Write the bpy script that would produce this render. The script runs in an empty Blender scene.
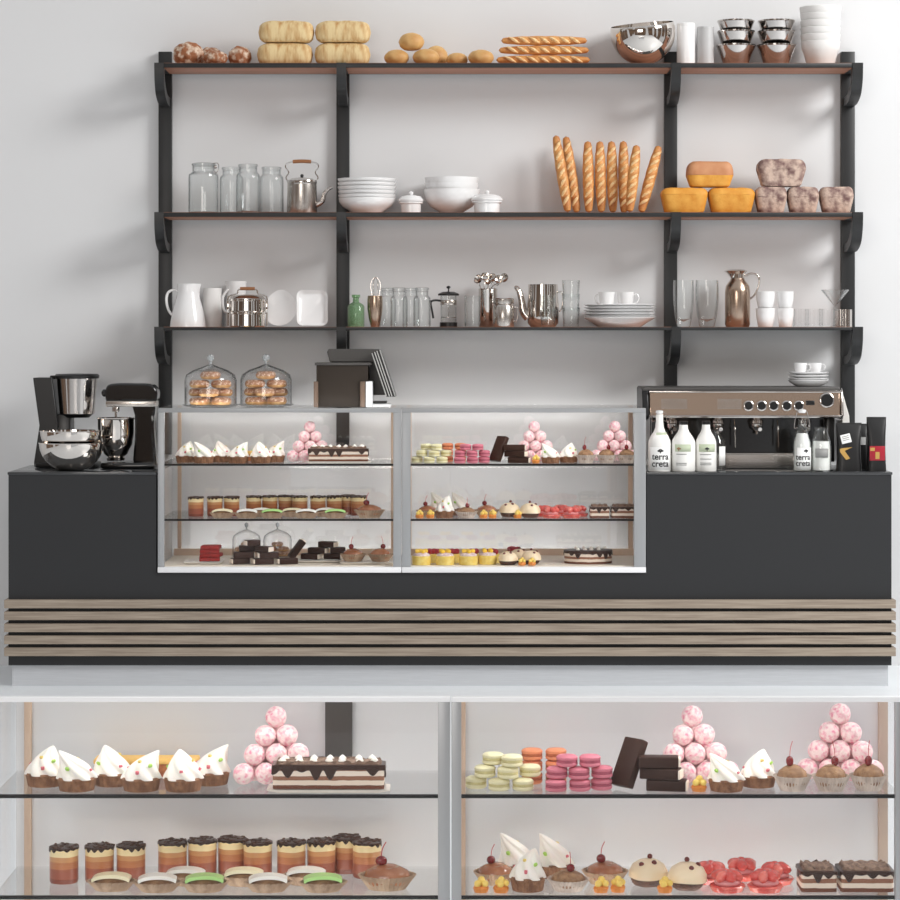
WORLD, KEY, FILL, EXPO, BACKFILL = .62, 535, 150, 0.0, 20
import bpy, bmesh, math, random
from mathutils import Vector, Matrix
random.seed(7)
PI = math.pi
SC = bpy.context.scene
COL = SC.collection

# ------------------------------------------------------------------ geometry helpers
def T(x, y, z): return Matrix.Translation((x, y, z))
def RX(a): return Matrix.Rotation(math.radians(a), 4, 'X')
def RY(a): return Matrix.Rotation(math.radians(a), 4, 'Y')
def RZ(a): return Matrix.Rotation(math.radians(a), 4, 'Z')
def SCL(x, y, z): return Matrix.Diagonal((x, y, z, 1))

# camera stands 11 m in front of the counter, 1.547 m above the floor, focal length 2500 px
def sx(px, d=0.0): return (px - 450) * (11 + d) / 2500
def sz(py, d=0.0): return 1.547 - (py - 335) * (11 + d) / 2500
def ss(d=0.0): return (11 + d) / 2500

def catmull(pts, n=6, closed=False):
    P = [Vector(p) for p in pts]; out = []
    m = len(P)
    rng = range(m if closed else m - 1)
    for i in rng:
        if closed:
            a, b, c, d = P[(i-1) % m], P[i], P[(i+1) % m], P[(i+2) % m]
        else:
            a = P[i-1] if i > 0 else P[0] * 2 - P[1]
            b, c = P[i], P[i+1]
            d = P[i+2] if i + 2 < m else P[-1] * 2 - P[-2]
        for k in range(n):
            t = k / n
            out.append(0.5 * ((2*b) + (c-a)*t + (2*a-5*b+4*c-d)*t*t + (3*b-a-3*c+d)*t**3))
    if not closed: out.append(P[-1])
    return out

class MB:
    def __init__(s): s.bm = bmesh.new(); s.M = Matrix.Identity(4)
    def v(s, co): return s.bm.verts.new(s.M @ Vector(co))
    def f(s, vs, mi=0):
        try:
            fc = s.bm.faces.new(vs); fc.material_index = mi; return fc
        except ValueError: return None
    def box(s, x0, x1, y0, y1, z0, z1, bv=0.0, mi=0, seg=2):
        t = bmesh.new()
        bmesh.ops.create_cube(t, size=1)
        for v in t.verts:
            v.co = Vector(((x0+x1)/2 + v.co.x*(x1-x0), (y0+y1)/2 + v.co.y*(y1-y0), (z0+z1)/2 + v.co.z*(z1-z0)))
        if bv > 0:
            bmesh.ops.bevel(t, geom=list(t.edges), offset=bv, segments=seg, profile=0.5, affect='EDGES')
        s.merge(t, mi); return s
    def merge(s, t, mi=0):
        t.verts.index_update()
        vs = [s.v(v.co) for v in t.verts]
        for fc in t.faces: s.f([vs[v.index] for v in fc.verts], mi)
        t.free()
    def ball(s, c, r, sub=3, noise=0.0, seed=0, mi=0, flat=None):
        t = bmesh.new(); bmesh.ops.create_icosphere(t, subdivisions=sub, radius=1)
        if not isinstance(r, (tuple, list)): r = (r, r, r)
        from mathutils import noise as N
        for v in t.verts:
            k = 1 + (N.noise(v.co * 3.1 + Vector((seed*7.3, seed, 0))) * noise if noise else 0)
            v.co = Vector((c[0] + v.co.x*r[0]*k, c[1] + v.co.y*r[1]*k, c[2] + v.co.z*r[2]*k))
            if flat is not None and v.co.z < flat: v.co.z = flat
        s.merge(t, mi); return s
    def lathe(s, prof, seg=32, c=(0, 0, 0), fn=None, sxy=(1, 1), mi=0, a0=0, a1=2*PI):
        full = abs(a1 - a0 - 2*PI) < 1e-6
        rings = []
        for (r, z) in prof:
            if r < 1e-6: rings.append([s.v((c[0], c[1], c[2] + z))])
            else:
                ring = []
                for i in range(seg if full else seg + 1):
                    a = a0 + (a1 - a0) * i / seg
                    k = fn(a, z) if fn else 1
                    ring.append(s.v((c[0] + r*k*math.cos(a)*sxy[0], c[1] + r*k*math.sin(a)*sxy[1], c[2] + z)))
                rings.append(ring)
        for A, B in zip(rings, rings[1:]):
            n = max(len(A), len(B)); m = n if full else n - 1
            for i in range(m):
                j = (i + 1) % n
                if len(A) == 1 and len(B) == 1: continue
                if len(A) == 1: s.f([A[0], B[j], B[i]], mi)
                elif len(B) == 1: s.f([A[i], A[j], B[0]], mi)
                else: s.f([A[i], A[j], B[j], B[i]], mi)
        return s
    def cyl(s, c, r, h, seg=24, mi=0, r2=None):
        r2 = r if r2 is None else r2
        return s.lathe([(0, 0), (r, 0), (r2, h), (0, h)], seg, c, mi=mi)
    def tube(s, pts, r, seg=8, closed=False, mi=0, smooth=5, flat=1.0):
        P = catmull(pts, smooth, closed) if smooth else [Vector(p) for p in pts]
        n = len(P); R = r if callable(r) else (lambda t: r)
        rings = []; up = Vector((0, 0, 1)); prev = None
        for i, p in enumerate(P):
            if closed: tn = P[(i+1) % n] - P[i-1]
            else: tn = P[min(i+1, n-1)] - P[max(i-1, 0)]
            tn.normalize()
            if prev is None:
                a = Vector((0, 1, 0)) if abs(tn.y) < .9 else Vector((1, 0, 0))
                nx = tn.cross(a).normalized()
            else:
                nx = (prev - tn * prev.dot(tn)).normalized()
            prev = nx; ny = tn.cross(nx)
            rr = R(i / max(1, n - 1))
            rings.append([s.v(p + nx*math.cos(2*PI*k/seg)*rr + ny*math.sin(2*PI*k/seg)*rr*flat) for k in range(seg)])
        m = n if closed else n - 1
        for i in range(m):
            A, B = rings[i], rings[(i+1) % n]
            for k in range(seg):
                j = (k+1) % seg; s.f([A[k], A[j], B[j], B[k]], mi)
        if not closed:
            s.f(rings[0][::-1], mi); s.f(rings[-1], mi)
        return s
    def prism(s, poly, a, b, axis='y', mi=0):
        def P(u, w, t):
            return {'y': (u, t, w), 'x': (t, u, w), 'z': (u, w, t)}[axis]
        A = [s.v(P(u, w, a)) for u, w in poly]; B = [s.v(P(u, w, b)) for u, w in poly]
        n = len(poly)
        s.f(A[::-1], mi); s.f(B, mi)
        for i in range(n):
            j = (i+1) % n; s.f([A[i], A[j], B[j], B[i]], mi)
        return s
    def build(s, name, m, parent=None, loc=None, rot=None, sharp=38, bevel=0):
        bmesh.ops.remove_doubles(s.bm, verts=s.bm.verts, dist=1e-6)
        bmesh.ops.recalc_face_normals(s.bm, faces=s.bm.faces)
        me = bpy.data.meshes.new(name); s.bm.to_mesh(me); s.bm.free()
        for x in (m if isinstance(m, (list, tuple)) else [m]): me.materials.append(x)
        me.shade_smooth()
        me.set_sharp_from_angle(angle=math.radians(sharp))
        o = bpy.data.objects.new(name, me); COL.objects.link(o)
        if parent: o.parent = parent
        if loc: o.location = loc
        if rot: o.rotation_euler = [math.radians(a) for a in rot]
        if bevel:
            md = o.modifiers.new('bevel', 'BEVEL'); md.width = bevel; md.segments = 2; md.limit_method = 'ANGLE'
        return o

def text(name, body, size, m, parent, loc, rot=(90, 0, 0), bold=0.0, ax='CENTER', curve_r=None):
    cu = bpy.data.curves.new(name, 'FONT'); cu.body = body; cu.size = size; cu.align_x = ax; cu.extrude = 0.0003; cu.offset = bold
    cu.space_line = 0.8
    t = bpy.data.objects.new(name, cu); COL.objects.link(t)
    bpy.context.view_layer.update()
    dg = bpy.context.evaluated_depsgraph_get()
    me = bpy.data.meshes.new_from_object(t.evaluated_get(dg)); bpy.data.objects.remove(t)
    R = Matrix.Rotation(math.radians(rot[2]), 4, 'Z') @ Matrix.Rotation(math.radians(rot[1]), 4, 'Y') @ Matrix.Rotation(math.radians(rot[0]), 4, 'X')
    me.transform(R)
    if curve_r:                 # wrap the lettering round a bottle of this radius
        for v in me.vertices:
            a = v.co.x / curve_r; rr = curve_r - v.co.y
            v.co.x = rr * math.sin(a); v.co.y = -rr * math.cos(a)
    me.materials.clear(); me.materials.append(m)
    o = bpy.data.objects.new(name, me); COL.objects.link(o); o.parent = parent; o.location = loc
    return o

# ------------------------------------------------------------------ naming helpers
def tag(o, label, cat, group=None):
    o['label'] = label; o['category'] = cat
    if group: o['group'] = group
    return o
def thing(name, label, cat, loc=(0, 0, 0), rotz=0, group=None):
    o = bpy.data.objects.new(name, None); COL.objects.link(o); o.empty_display_size = .05
    o.location = loc; o.rotation_euler = (0, 0, math.radians(rotz))
    return tag(o, label, cat, group)
KIDS = {}
def kids(o):
    return [c for c in bpy.data.objects if c.parent == o]
def dup(o, loc, rot=None, label=None, group=None, scale=None):
    def rec(src, par):
        c = src.copy(); COL.objects.link(c)
        if par: c.parent = par
        if src.name not in KIDS: KIDS[src.name] = kids(src)
        for k in KIDS[src.name]: rec(k, c)
        return c
    r = rec(o, None); r.location = loc
    if rot is not None: r.rotation_euler = [math.radians(a) for a in rot]
    if scale is not None: r.scale = scale if isinstance(scale, tuple) else (scale,)*3
    if label: r['label'] = label
    if group: r['group'] = group
    return r
class Proto:
    """the first use places the built thing itself, every later use a copy"""
    def __init__(s, o): s.o = o; s.used = False
    def __call__(s, loc, rot=(0, 0, 0), label=None, group=None, scale=None):
        if s.used: return dup(s.o, loc, rot, label, group, scale if scale is not None else 1.0)
        s.used = True; o = s.o; o.location = loc; o.rotation_euler = [math.radians(a) for a in rot]
        if scale is not None: o.scale = scale if isinstance(scale, tuple) else (scale,)*3
        if label: o['label'] = label
        if group: o['group'] = group
        return o
ORD = ['first', 'second', 'third', 'fourth', 'fifth', 'sixth', 'seventh', 'eighth', 'ninth', 'tenth', 'eleventh', 'twelfth']
def nth(i, n):
    if n == 1: return ''
    if i == 0: return 'leftmost' if n > 2 else 'left one'
    if i == n - 1: return 'rightmost' if n > 2 else 'right one'
    return ORD[i] + ' from left'

# ------------------------------------------------------------------ materials
def lin(c):
    return tuple(((x/255) / 12.92 if x/255 <= .04045 else ((x/255 + .055) / 1.055) ** 2.4) for x in c[:3]) + (1,)
def mat(name, rgb, rough=.5, metal=0, rgb2=None, ns=20, mixp=(.4, .6), bump=0, bs=60, coat=0, spec=.5, sss=0, stretch=None, aniso=0):
    m = bpy.data.materials.new(name); m.use_nodes = True
    nt = m.node_tree; b = nt.nodes['Principled BSDF']
    b.inputs['Base Color'].default_value = lin(rgb); b.inputs['Roughness'].default_value = rough
    b.inputs['Metallic'].default_value = metal; b.inputs['Specular IOR Level'].default_value = spec
    if coat: b.inputs['Coat Weight'].default_value = coat; b.inputs['Coat Roughness'].default_value = .08
    if sss:
        b.inputs['Subsurface Weight'].default_value = sss; b.inputs['Subsurface Radius'].default_value = (.02, .012, .008); b.inputs['Subsurface Scale'].default_value = .5
    if rgb2 or bump:
        tc = nt.nodes.new('ShaderNodeTexCoord'); mp = nt.nodes.new('ShaderNodeMapping')
        nt.links.new(tc.outputs['Object'], mp.inputs['Vector'])
        if stretch: mp.inputs['Scale'].default_value = stretch
    if rgb2:
        n = nt.nodes.new('ShaderNodeTexNoise'); n.inputs['Scale'].default_value = ns; n.inputs['Detail'].default_value = 5
        nt.links.new(mp.outputs[0], n.inputs['Vector'])
        r = nt.nodes.new('ShaderNodeValToRGB'); r.color_ramp.elements[0].position = mixp[0]; r.color_ramp.elements[1].position = mixp[1]
        r.color_ramp.elements[0].color = lin(rgb); r.color_ramp.elements[1].color = lin(rgb2)
        nt.links.new(n.outputs['Fac'], r.inputs[0]); nt.links.new(r.outputs[0], b.inputs['Base Color'])
    if bump:
        n2 = nt.nodes.new('ShaderNodeTexNoise'); n2.inputs['Scale'].default_value = bs; n2.inputs['Detail'].default_value = 4
        nt.links.new(mp.outputs[0], n2.inputs['Vector'])
        bp = nt.nodes.new('ShaderNodeBump'); bp.inputs['Strength'].default_value = bump; bp.inputs['Distance'].default_value = .004
        nt.links.new(n2.outputs['Fac'], bp.inputs['Height']); nt.links.new(bp.outputs[0], b.inputs['Normal'])
    return m
def layers(name, stops, h, rough=.6, wob=.0, axis='Z'):
    """horizontal layers: stops = [(z/h from, rgb), ...]"""
    m = mat(name, stops[0][1], rough); nt = m.node_tree; b = nt.nodes['Principled BSDF']
    tc = nt.nodes.new('ShaderNodeTexCoord'); sp = nt.nodes.new('ShaderNodeSeparateXYZ'); nt.links.new(tc.outputs['Object'], sp.inputs[0])
    d = nt.nodes.new('ShaderNodeMath'); d.operation = 'DIVIDE'; d.inputs[1].default_value = h; nt.links.new(sp.outputs[axis], d.inputs[0])
    src = d.outputs[0]
    if wob:
        n = nt.nodes.new('ShaderNodeTexNoise'); n.inputs['Scale'].default_value = 45; nt.links.new(tc.outputs['Object'], n.inputs['Vector'])
        ma = nt.nodes.new('ShaderNodeMath'); ma.operation = 'MULTIPLY_ADD'; ma.inputs[1].default_value = wob; nt.links.new(n.outputs['Fac'], ma.inputs[0]); nt.links.new(src, ma.inputs[2])
        sb = nt.nodes.new('ShaderNodeMath'); sb.operation = 'SUBTRACT'; sb.inputs[1].default_value = wob/2; nt.links.new(ma.outputs[0], sb.inputs[0]); src = sb.outputs[0]
    r = nt.nodes.new('ShaderNodeValToRGB'); r.color_ramp.interpolation = 'CONSTANT'
    e = r.color_ramp.elements; e[0].position = 0; e[0].color = lin(stops[0][1]); e.remove(e[1])
    for p, c in stops[1:]:
        x = e.new(p); x.color = lin(c)
    nt.links.new(src, r.inputs[0]); nt.links.new(r.outputs[0], b.inputs['Base Color'])
    return m
def glass(name, tint=(245, 250, 250), edge=(120, 130, 130), refl=1.0, rough=.02, blend=.35, body=0.0, base=.04):
    """thin clear glass: see-through face on, darker and shinier at grazing angles"""
    m = bpy.data.materials.new(name); m.use_nodes = True; nt = m.node_tree; nt.nodes.clear()
    o = nt.nodes.new('ShaderNodeOutputMaterial'); tr = nt.nodes.new('ShaderNodeBsdfTransparent'); gl = nt.nodes.new('ShaderNodeBsdfGlossy')
    gl.inputs['Roughness'].default_value = rough
    lw = nt.nodes.new('ShaderNodeLayerWeight'); lw.inputs['Blend'].default_value = blend
    cm = nt.nodes.new('ShaderNodeMix'); cm.data_type = 'RGBA'
    pw = nt.nodes.new('ShaderNodeMath'); pw.operation = 'POWER'; pw.inputs[1].default_value = 3.2; nt.links.new(lw.outputs['Facing'], pw.inputs[0])
    nt.links.new(pw.outputs[0], cm.inputs[0]); cm.inputs[6].default_value = lin(tint); cm.inputs[7].default_value = lin(edge)
    nt.links.new(cm.outputs[2], tr.inputs['Color'])
    mx = nt.nodes.new('ShaderNodeMixShader')
    p4 = nt.nodes.new('ShaderNodeMath'); p4.operation = 'POWER'; p4.inputs[1].default_value = 3.5
    l2 = nt.nodes.new('ShaderNodeLayerWeight'); l2.inputs['Blend'].default_value = .5; nt.links.new(l2.outputs['Facing'], p4.inputs[0])
    mu = nt.nodes.new('ShaderNodeMath'); mu.operation = 'MULTIPLY_ADD'; mu.inputs[1].default_value = refl * .75; mu.inputs[2].default_value = refl * base; nt.links.new(p4.outputs[0], mu.inputs[0])
    nt.links.new(mu.outputs[0], mx.inputs[0]); nt.links.new(tr.outputs[0], mx.inputs[1]); nt.links.new(gl.outputs[0], mx.inputs[2])
    out = mx
    if body:
        df = nt.nodes.new('ShaderNodeBsdfDiffuse'); df.inputs['Color'].default_value = lin(tint)
        m2 = nt.nodes.new('ShaderNodeMixShader'); m2.inputs[0].default_value = body
        nt.links.new(mx.outputs[0], m2.inputs[1]); nt.links.new(df.outputs[0], m2.inputs[2]); out = m2
    nt.links.new(out.outputs[0], o.inputs[0])
    return m

W = {}
W['wall'] = mat('wall_plaster', (226, 227, 228), .9, bump=.05, bs=300)
W['floor'] = mat('floor_white', (240, 244, 247), .35)
W['counter'] = mat('counter_dark', (45, 46, 48), .6, spec=.35)
W['ctop'] = mat('counter_top', (62, 64, 66), .13, spec=.7)
W['slat'] = mat('oak_slat', (172, 158, 142), .6, rgb2=(138, 124, 110), ns=14, mixp=(.3, .7), stretch=(.35, 3, 9), bump=.1)
W['plinth'] = mat('brushed_plinth', (205, 208, 212), .45, rgb2=(195, 198, 202), ns=30, mixp=(.3, .7), stretch=(.3, 1, 12))
W['black'] = mat('shelf_black', (32, 33, 34), .42, rgb2=(39, 40, 41), ns=25, mixp=(.3, .7), stretch=(1, 1, .15))
W['wood'] = mat('walnut_under', (186, 132, 106), .55, rgb2=(150, 104, 82), ns=10, mixp=(.3, .7), stretch=(.25, 6, 1))
W['alu'] = mat('case_aluminium', (168, 170, 172), .4, .35)
W['cream'] = mat('cream_lacquer', (236, 226, 210), .35)
W['tan'] = mat('tan_post', (205, 180, 158), .5)
W['whitem'] = mat('white_rail', (246, 247, 249), .3)
W['edge'] = mat('shelf_edge_dark', (22, 21, 21), .4, spec=.3)
W['panel'] = mat('panel_grey', (222, 224, 226), .10, spec=.8)
W['backpane'] = glass('back_glass', (255, 255, 255), (248, 249, 249), .8, .0, base=.09)
W['cheek'] = mat('pale_cheek', (222, 222, 222), .5)
W['brk'] = mat('brown_bracket', (112, 92, 78), .4)
W['rib'] = mat('screen_rib', (190, 190, 188), .4)
W['pane'] = glass('pane_glass', (255, 255, 255), (250, 250, 250), .3, .0, base=.04)
W['shelfglass'] = glass('shelf_glass', (254, 254, 254), (248, 249, 249), .8, .0, base=.05)
W['glass'] = glass('clear_glass', (254, 255, 255), (196, 202, 204), 1.7, .02, .48, base=.02)
W['clocheg'] = glass('cloche_glass', (255, 255, 255), (165, 170, 172), 1.0, .02, .35, base=.03)
W['light'] = bpy.data.materials.new('light_strip'); W['light'].use_nodes = True; _b = W['light'].node_tree.nodes['Principled BSDF']; _b.inputs['Emission Color'].default_value = (1, .97, .93, 1); _b.inputs['Emission Strength'].default_value = 15
W['cove'] = W['light'].copy(); W['cove'].name = 'cove_glow'; W['cove'].node_tree.nodes['Principled BSDF'].inputs['Emission Strength'].default_value = BACKFILL  # hidden glow added behind the counter cases to brighten the wall
W['cove2'] = W['light'].copy(); W['cove2'].name = 'upper_cove_glow'; W['cove2'].node_tree.nodes['Principled BSDF'].inputs['Emission Strength'].default_value = 4.0  # second added glow, brightens the wall behind the upper tier
W['foot_glow'] = W['light'].copy(); W['foot_glow'].name = 'foot_glow'; W['foot_glow'].node_tree.nodes['Principled BSDF'].inputs['Emission Strength'].default_value = 6  # glow added low in the near cases, out of view
W['knobg'] = glass('knob_glass', (235, 240, 242), (120, 126, 130), 1.3, .02, .45, .25, base=.06)
W['glassf'] = glass('faint_glass', (255, 255, 255), (180, 186, 188), .9, .02, .35)
W['green'] = glass('green_glass', (190, 218, 186), (88, 128, 88), 1.0, .02, .5, .25)
W['steel'] = mat('steel', (205, 200, 196), .12, 1)
W['mirror'] = mat('mirror_steel', (220, 214, 208), .05, 1)
W['satin'] = mat('satin_steel', (206, 200, 194), .26, 1, rgb2=(192, 186, 180), ns=20, stretch=(.2, 1, 20), mixp=(.3, .7))
W['bronze'] = mat('bronze_steel', (190, 168, 150), .24, 1)
W['porc'] = mat('porcelain', (240, 240, 240), .18, coat=.4)
W['porcm'] = mat('porcelain_matt', (236, 235, 233), .45)
W['greyc'] = mat('grey_canister', (190, 190, 190), .4)
W['blackp'] = mat('black_plastic', (24, 24, 25), .3)
W['blackg'] = mat('black_gloss', (20, 19, 19), .12, coat=.5)
W['dkgrey'] = mat('dark_grey_plastic', (78, 76, 74), .4)
W['brownp'] = mat('brown_tint_plastic', (50, 42, 35), .5, spec=.3)
W['handlew'] = mat('handle_wood', (150, 100, 62), .5)
W['crust'] = mat('baguette_crust', (188, 118, 60), .5, rgb2=(228, 168, 100), ns=22, mixp=(.35, .65), bump=.5, bs=90)
W['score'] = mat('baguette_score', (244, 212, 160), .7, rgb2=(226, 176, 114), ns=60, bump=.4)
W['floury'] = mat('floury_crust', (156, 100, 66), .75, rgb2=(228, 206, 184), ns=34, mixp=(.45, .62), bump=.8, bs=60)
W['loaf'] = mat('pale_loaf', (228, 204, 154), .75, rgb2=(190, 142, 84), ns=34, mixp=(.42, .72), stretch=(1.6, 1, .35), bump=.5, bs=50)
W['roll'] = mat('roll_crust', (224, 184, 122), .55, rgb2=(192, 140, 80), ns=11, mixp=(.42, .7), bump=.15)
W['panloaf'] = mat('pan_loaf_side', (214, 142, 44), .6, rgb2=(232, 172, 76), ns=26, mixp=(.3, .7), bump=.3, bs=120)
W['pantop'] = mat('pan_loaf_top', (205, 148, 106), .6, rgb2=(186, 120, 78), ns=14, mixp=(.35, .7), bump=.2)
W['purple'] = mat('purple_loaf', (120, 92, 88), .8, rgb2=(206, 182, 166), ns=26, mixp=(.38, .62), bump=.7, bs=70)
W['merin'] = mat('meringue', (250, 245, 236), .5, sss=.15)
W['cupbase'] = mat('cupcake_base', (150, 108, 78), .8, rgb2=(116, 78, 54), ns=60, bump=.4)
W['cg'] = mat('candy_green', (170, 214, 96), .4); W['cy'] = mat('candy_yellow', (236, 208, 110), .4); W['cr'] = mat('candy_pink', (216, 110, 120), .4)
W['coco'] = mat('coconut_pink', (252, 228, 226), .8, rgb2=(238, 146, 172), ns=95, mixp=(.46, .7), bump=.8, bs=160)
W['plate'] = mat('plate_cream', (238, 232, 222), .3)
W['choc'] = mat('chocolate', (56, 33, 24), .5, spec=.25)
W['chocm'] = mat('chocolate_matt', (96, 62, 44), .55, rgb2=(70, 44, 32), ns=40)
W['glaze'] = mat('chocolate_glaze', (58, 37, 28), .3, spec=.4)
W['frost'] = mat('mocha_frosting', (150, 124, 106), .7, rgb2=(112, 88, 72), ns=70, bump=.9, bs=120)
W['caklay'] = layers('cake_layers', [(0, (112, 66, 46)), (.16, (238, 222, 204)), (.36, (150, 104, 80)), (.54, (240, 226, 210)), (.76, (140, 98, 76))], .058, .7, .06)
W['cup'] = layers('trifle_layers', [(0, (126, 66, 50)), (.14, (152, 84, 62)), (.42, (180, 116, 76)), (.62, (198, 146, 98)), (.76, (236, 218, 170))], .084, .3, .05)
W['creamt'] = mat('vanilla_cream', (246, 224, 172), .5)
W['liner'] = mat('paper_liner', (190, 164, 138), .8, rgb2=(160, 134, 110), ns=30)
W['linerc'] = mat('pale_liner', (216, 202, 190), .6, rgb2=(188, 172, 160), ns=30)
W['pastry'] = mat('pastry', (172, 134, 98), .6, rgb2=(134, 98, 68), ns=40, bump=.3)
W['icew'] = mat('white_icing', (248, 246, 238), .3); W['iceg'] = mat('green_icing', (180, 226, 140), .3); W['icey'] = mat('cream_icing', (246, 238, 202), .3)
W['cherry'] = mat('cherry', (120, 18, 22), .15, coat=.5); W['stem'] = mat('cherry_stem', (190, 84, 84), .5)
W['bun'] = mat('caramel_glaze', (160, 98, 64), .2, rgb2=(190, 130, 94), ns=18, coat=.4)
W['mocha'] = mat('mocha_swirl', (150, 116, 88), .4)
W['iceb'] = mat('ice_cream_core', (250, 236, 220), .6)
W['macg'] = mat('macaron_green', (228, 222, 182), .6, bump=.1); W['macgf'] = mat('macaron_green_foot', (208, 198, 142), .8, bump=.8, bs=200)
W['maco'] = mat('macaron_orange', (222, 140, 100), .6, bump=.1); W['macof'] = mat('macaron_orange_foot', (176, 96, 62), .8, bump=.8, bs=200)
W['macp'] = mat('macaron_pink', (210, 122, 138), .6, bump=.1); W['macpf'] = mat('macaron_pink_foot', (172, 84, 102), .8, bump=.8, bs=200)
W['pfo'] = mat('petit_base', (226, 140, 56), .5); W['pfy'] = mat('petit_fruit', (246, 214, 110), .3)
W['creamd'] = mat('cream_icing_dome', (246, 226, 192), .4)
W['chip'] = mat('dried_berry', (110, 44, 36), .4)
W['jelly'] = mat('strawberry_jelly', (214, 74, 66), .15, rgb2=(236, 124, 110), ns=30, coat=.5)
W['jellyp'] = mat('berry_cream', (226, 150, 150), .4)
W['yt'] = mat('yellow_tart', (242, 218, 128), .55, rgb2=(232, 200, 96), ns=50)
W['rasp'] = mat('raspberry', (168, 34, 48), .4, bump=.8, bs=220)
W['lilac'] = mat('pale_crumble', (238, 224, 220), .8, rgb2=(214, 186, 190), ns=120, bump=.8)
W['mango'] = mat('mango_piece', (250, 206, 66), .3)
W['velvet'] = mat('red_velvet', (176, 38, 32), .8, rgb2=(128, 22, 20), ns=90, bump=.6)
W['dough'] = mat('doughnut', (218, 178, 122), .6, rgb2=(198, 148, 92), ns=20)
W['dicing'] = mat('doughnut_icing', (176, 128, 98), .35, rgb2=(226, 202, 180), ns=90, mixp=(.5, .62))
W['sponge'] = mat('sponge_side', (186, 112, 62), .7, rgb2=(160, 88, 48), ns=40); W['spongetop'] = mat('sponge_top', (238, 190, 104), .6)
W['milk'] = mat('milk', (248, 247, 243), .25); W['paper'] = mat('paper_label', (246, 246, 244), .5)
W['lgreen'] = mat('label_green', (196, 206, 178), .5); W['ink'] = mat('ink', (28, 28, 30), .5); W['inkg'] = mat('ink_grey', (150, 150, 148), .5)
W['foil'] = mat('coffee_bag', (30, 30, 31), .35, bump=.25, bs=18); W['red'] = mat('label_red', (168, 26, 46), .4); W['gold'] = mat('label_gold', (196, 156, 84), .4)
W['cloth'] = mat('white_cloth', (228, 226, 222), .8)
W['yellow'] = mat('yellow_trim', (222, 206, 90), .5)
# ------------------------------------------------------------------ setting
def struct(o): o['kind'] = 'structure'; return o
b = MB(); b.box(-6, 6, .70, .80, 0, 4.6); struct(b.build('wall_back', W['wall']))
b = MB(); b.box(-6, 6, -9, .70, -.05, 0); struct(b.build('floor', W['floor']))

# ------------------------------------------------------------------ counter
ct = thing('service_counter', 'long dark grey service counter with five oak slats along its front', 'counter', (0, 0, 0))
XL, XR = -1.9426, 1.9426
cx0, cx1 = sx(156.5), sx(646.5)      # the gap that the glass cases sit in
b = MB(); b.box(XL, cx0 - .001, 0, .58, .0937, .932); b.box(cx1 + .001, XR, 0, .58, .0937, .932); b.box(cx0 - .001, cx1 + .001, 0, .58, .0937, .500)
b.build('cabinet_body', W['counter'], ct)
for (a, c) in ((XL - .004, cx0 - .001), (cx1 + .001, XR + .004)):
    b = MB(); b.box(a, c, -.004, .584, .932, .944, .002); b.build('worktop', W['ctop'], ct)
b = MB(); b.box(sx(11.5), sx(889), .02, .56, 0, .0937); o = b.build('plinth', W['plinth'], ct)
for (r0, r1) in ((600, 608.4), (611.8, 620.2), (623.8, 632.2), (635.8, 644.2), (647.8, 656.2)):
    b = MB(); e = 1.957
    b.prism([(-e, -.03), (e, -.03), (e, .58), (XR, .58), (XR, -.001), (XL, -.001), (XL, .58), (-e, .58)], sz(r1, -.03), sz(r0, -.03), 'z')
    b.build('slat', W['slat'], ct, bevel=.0015)

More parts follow.
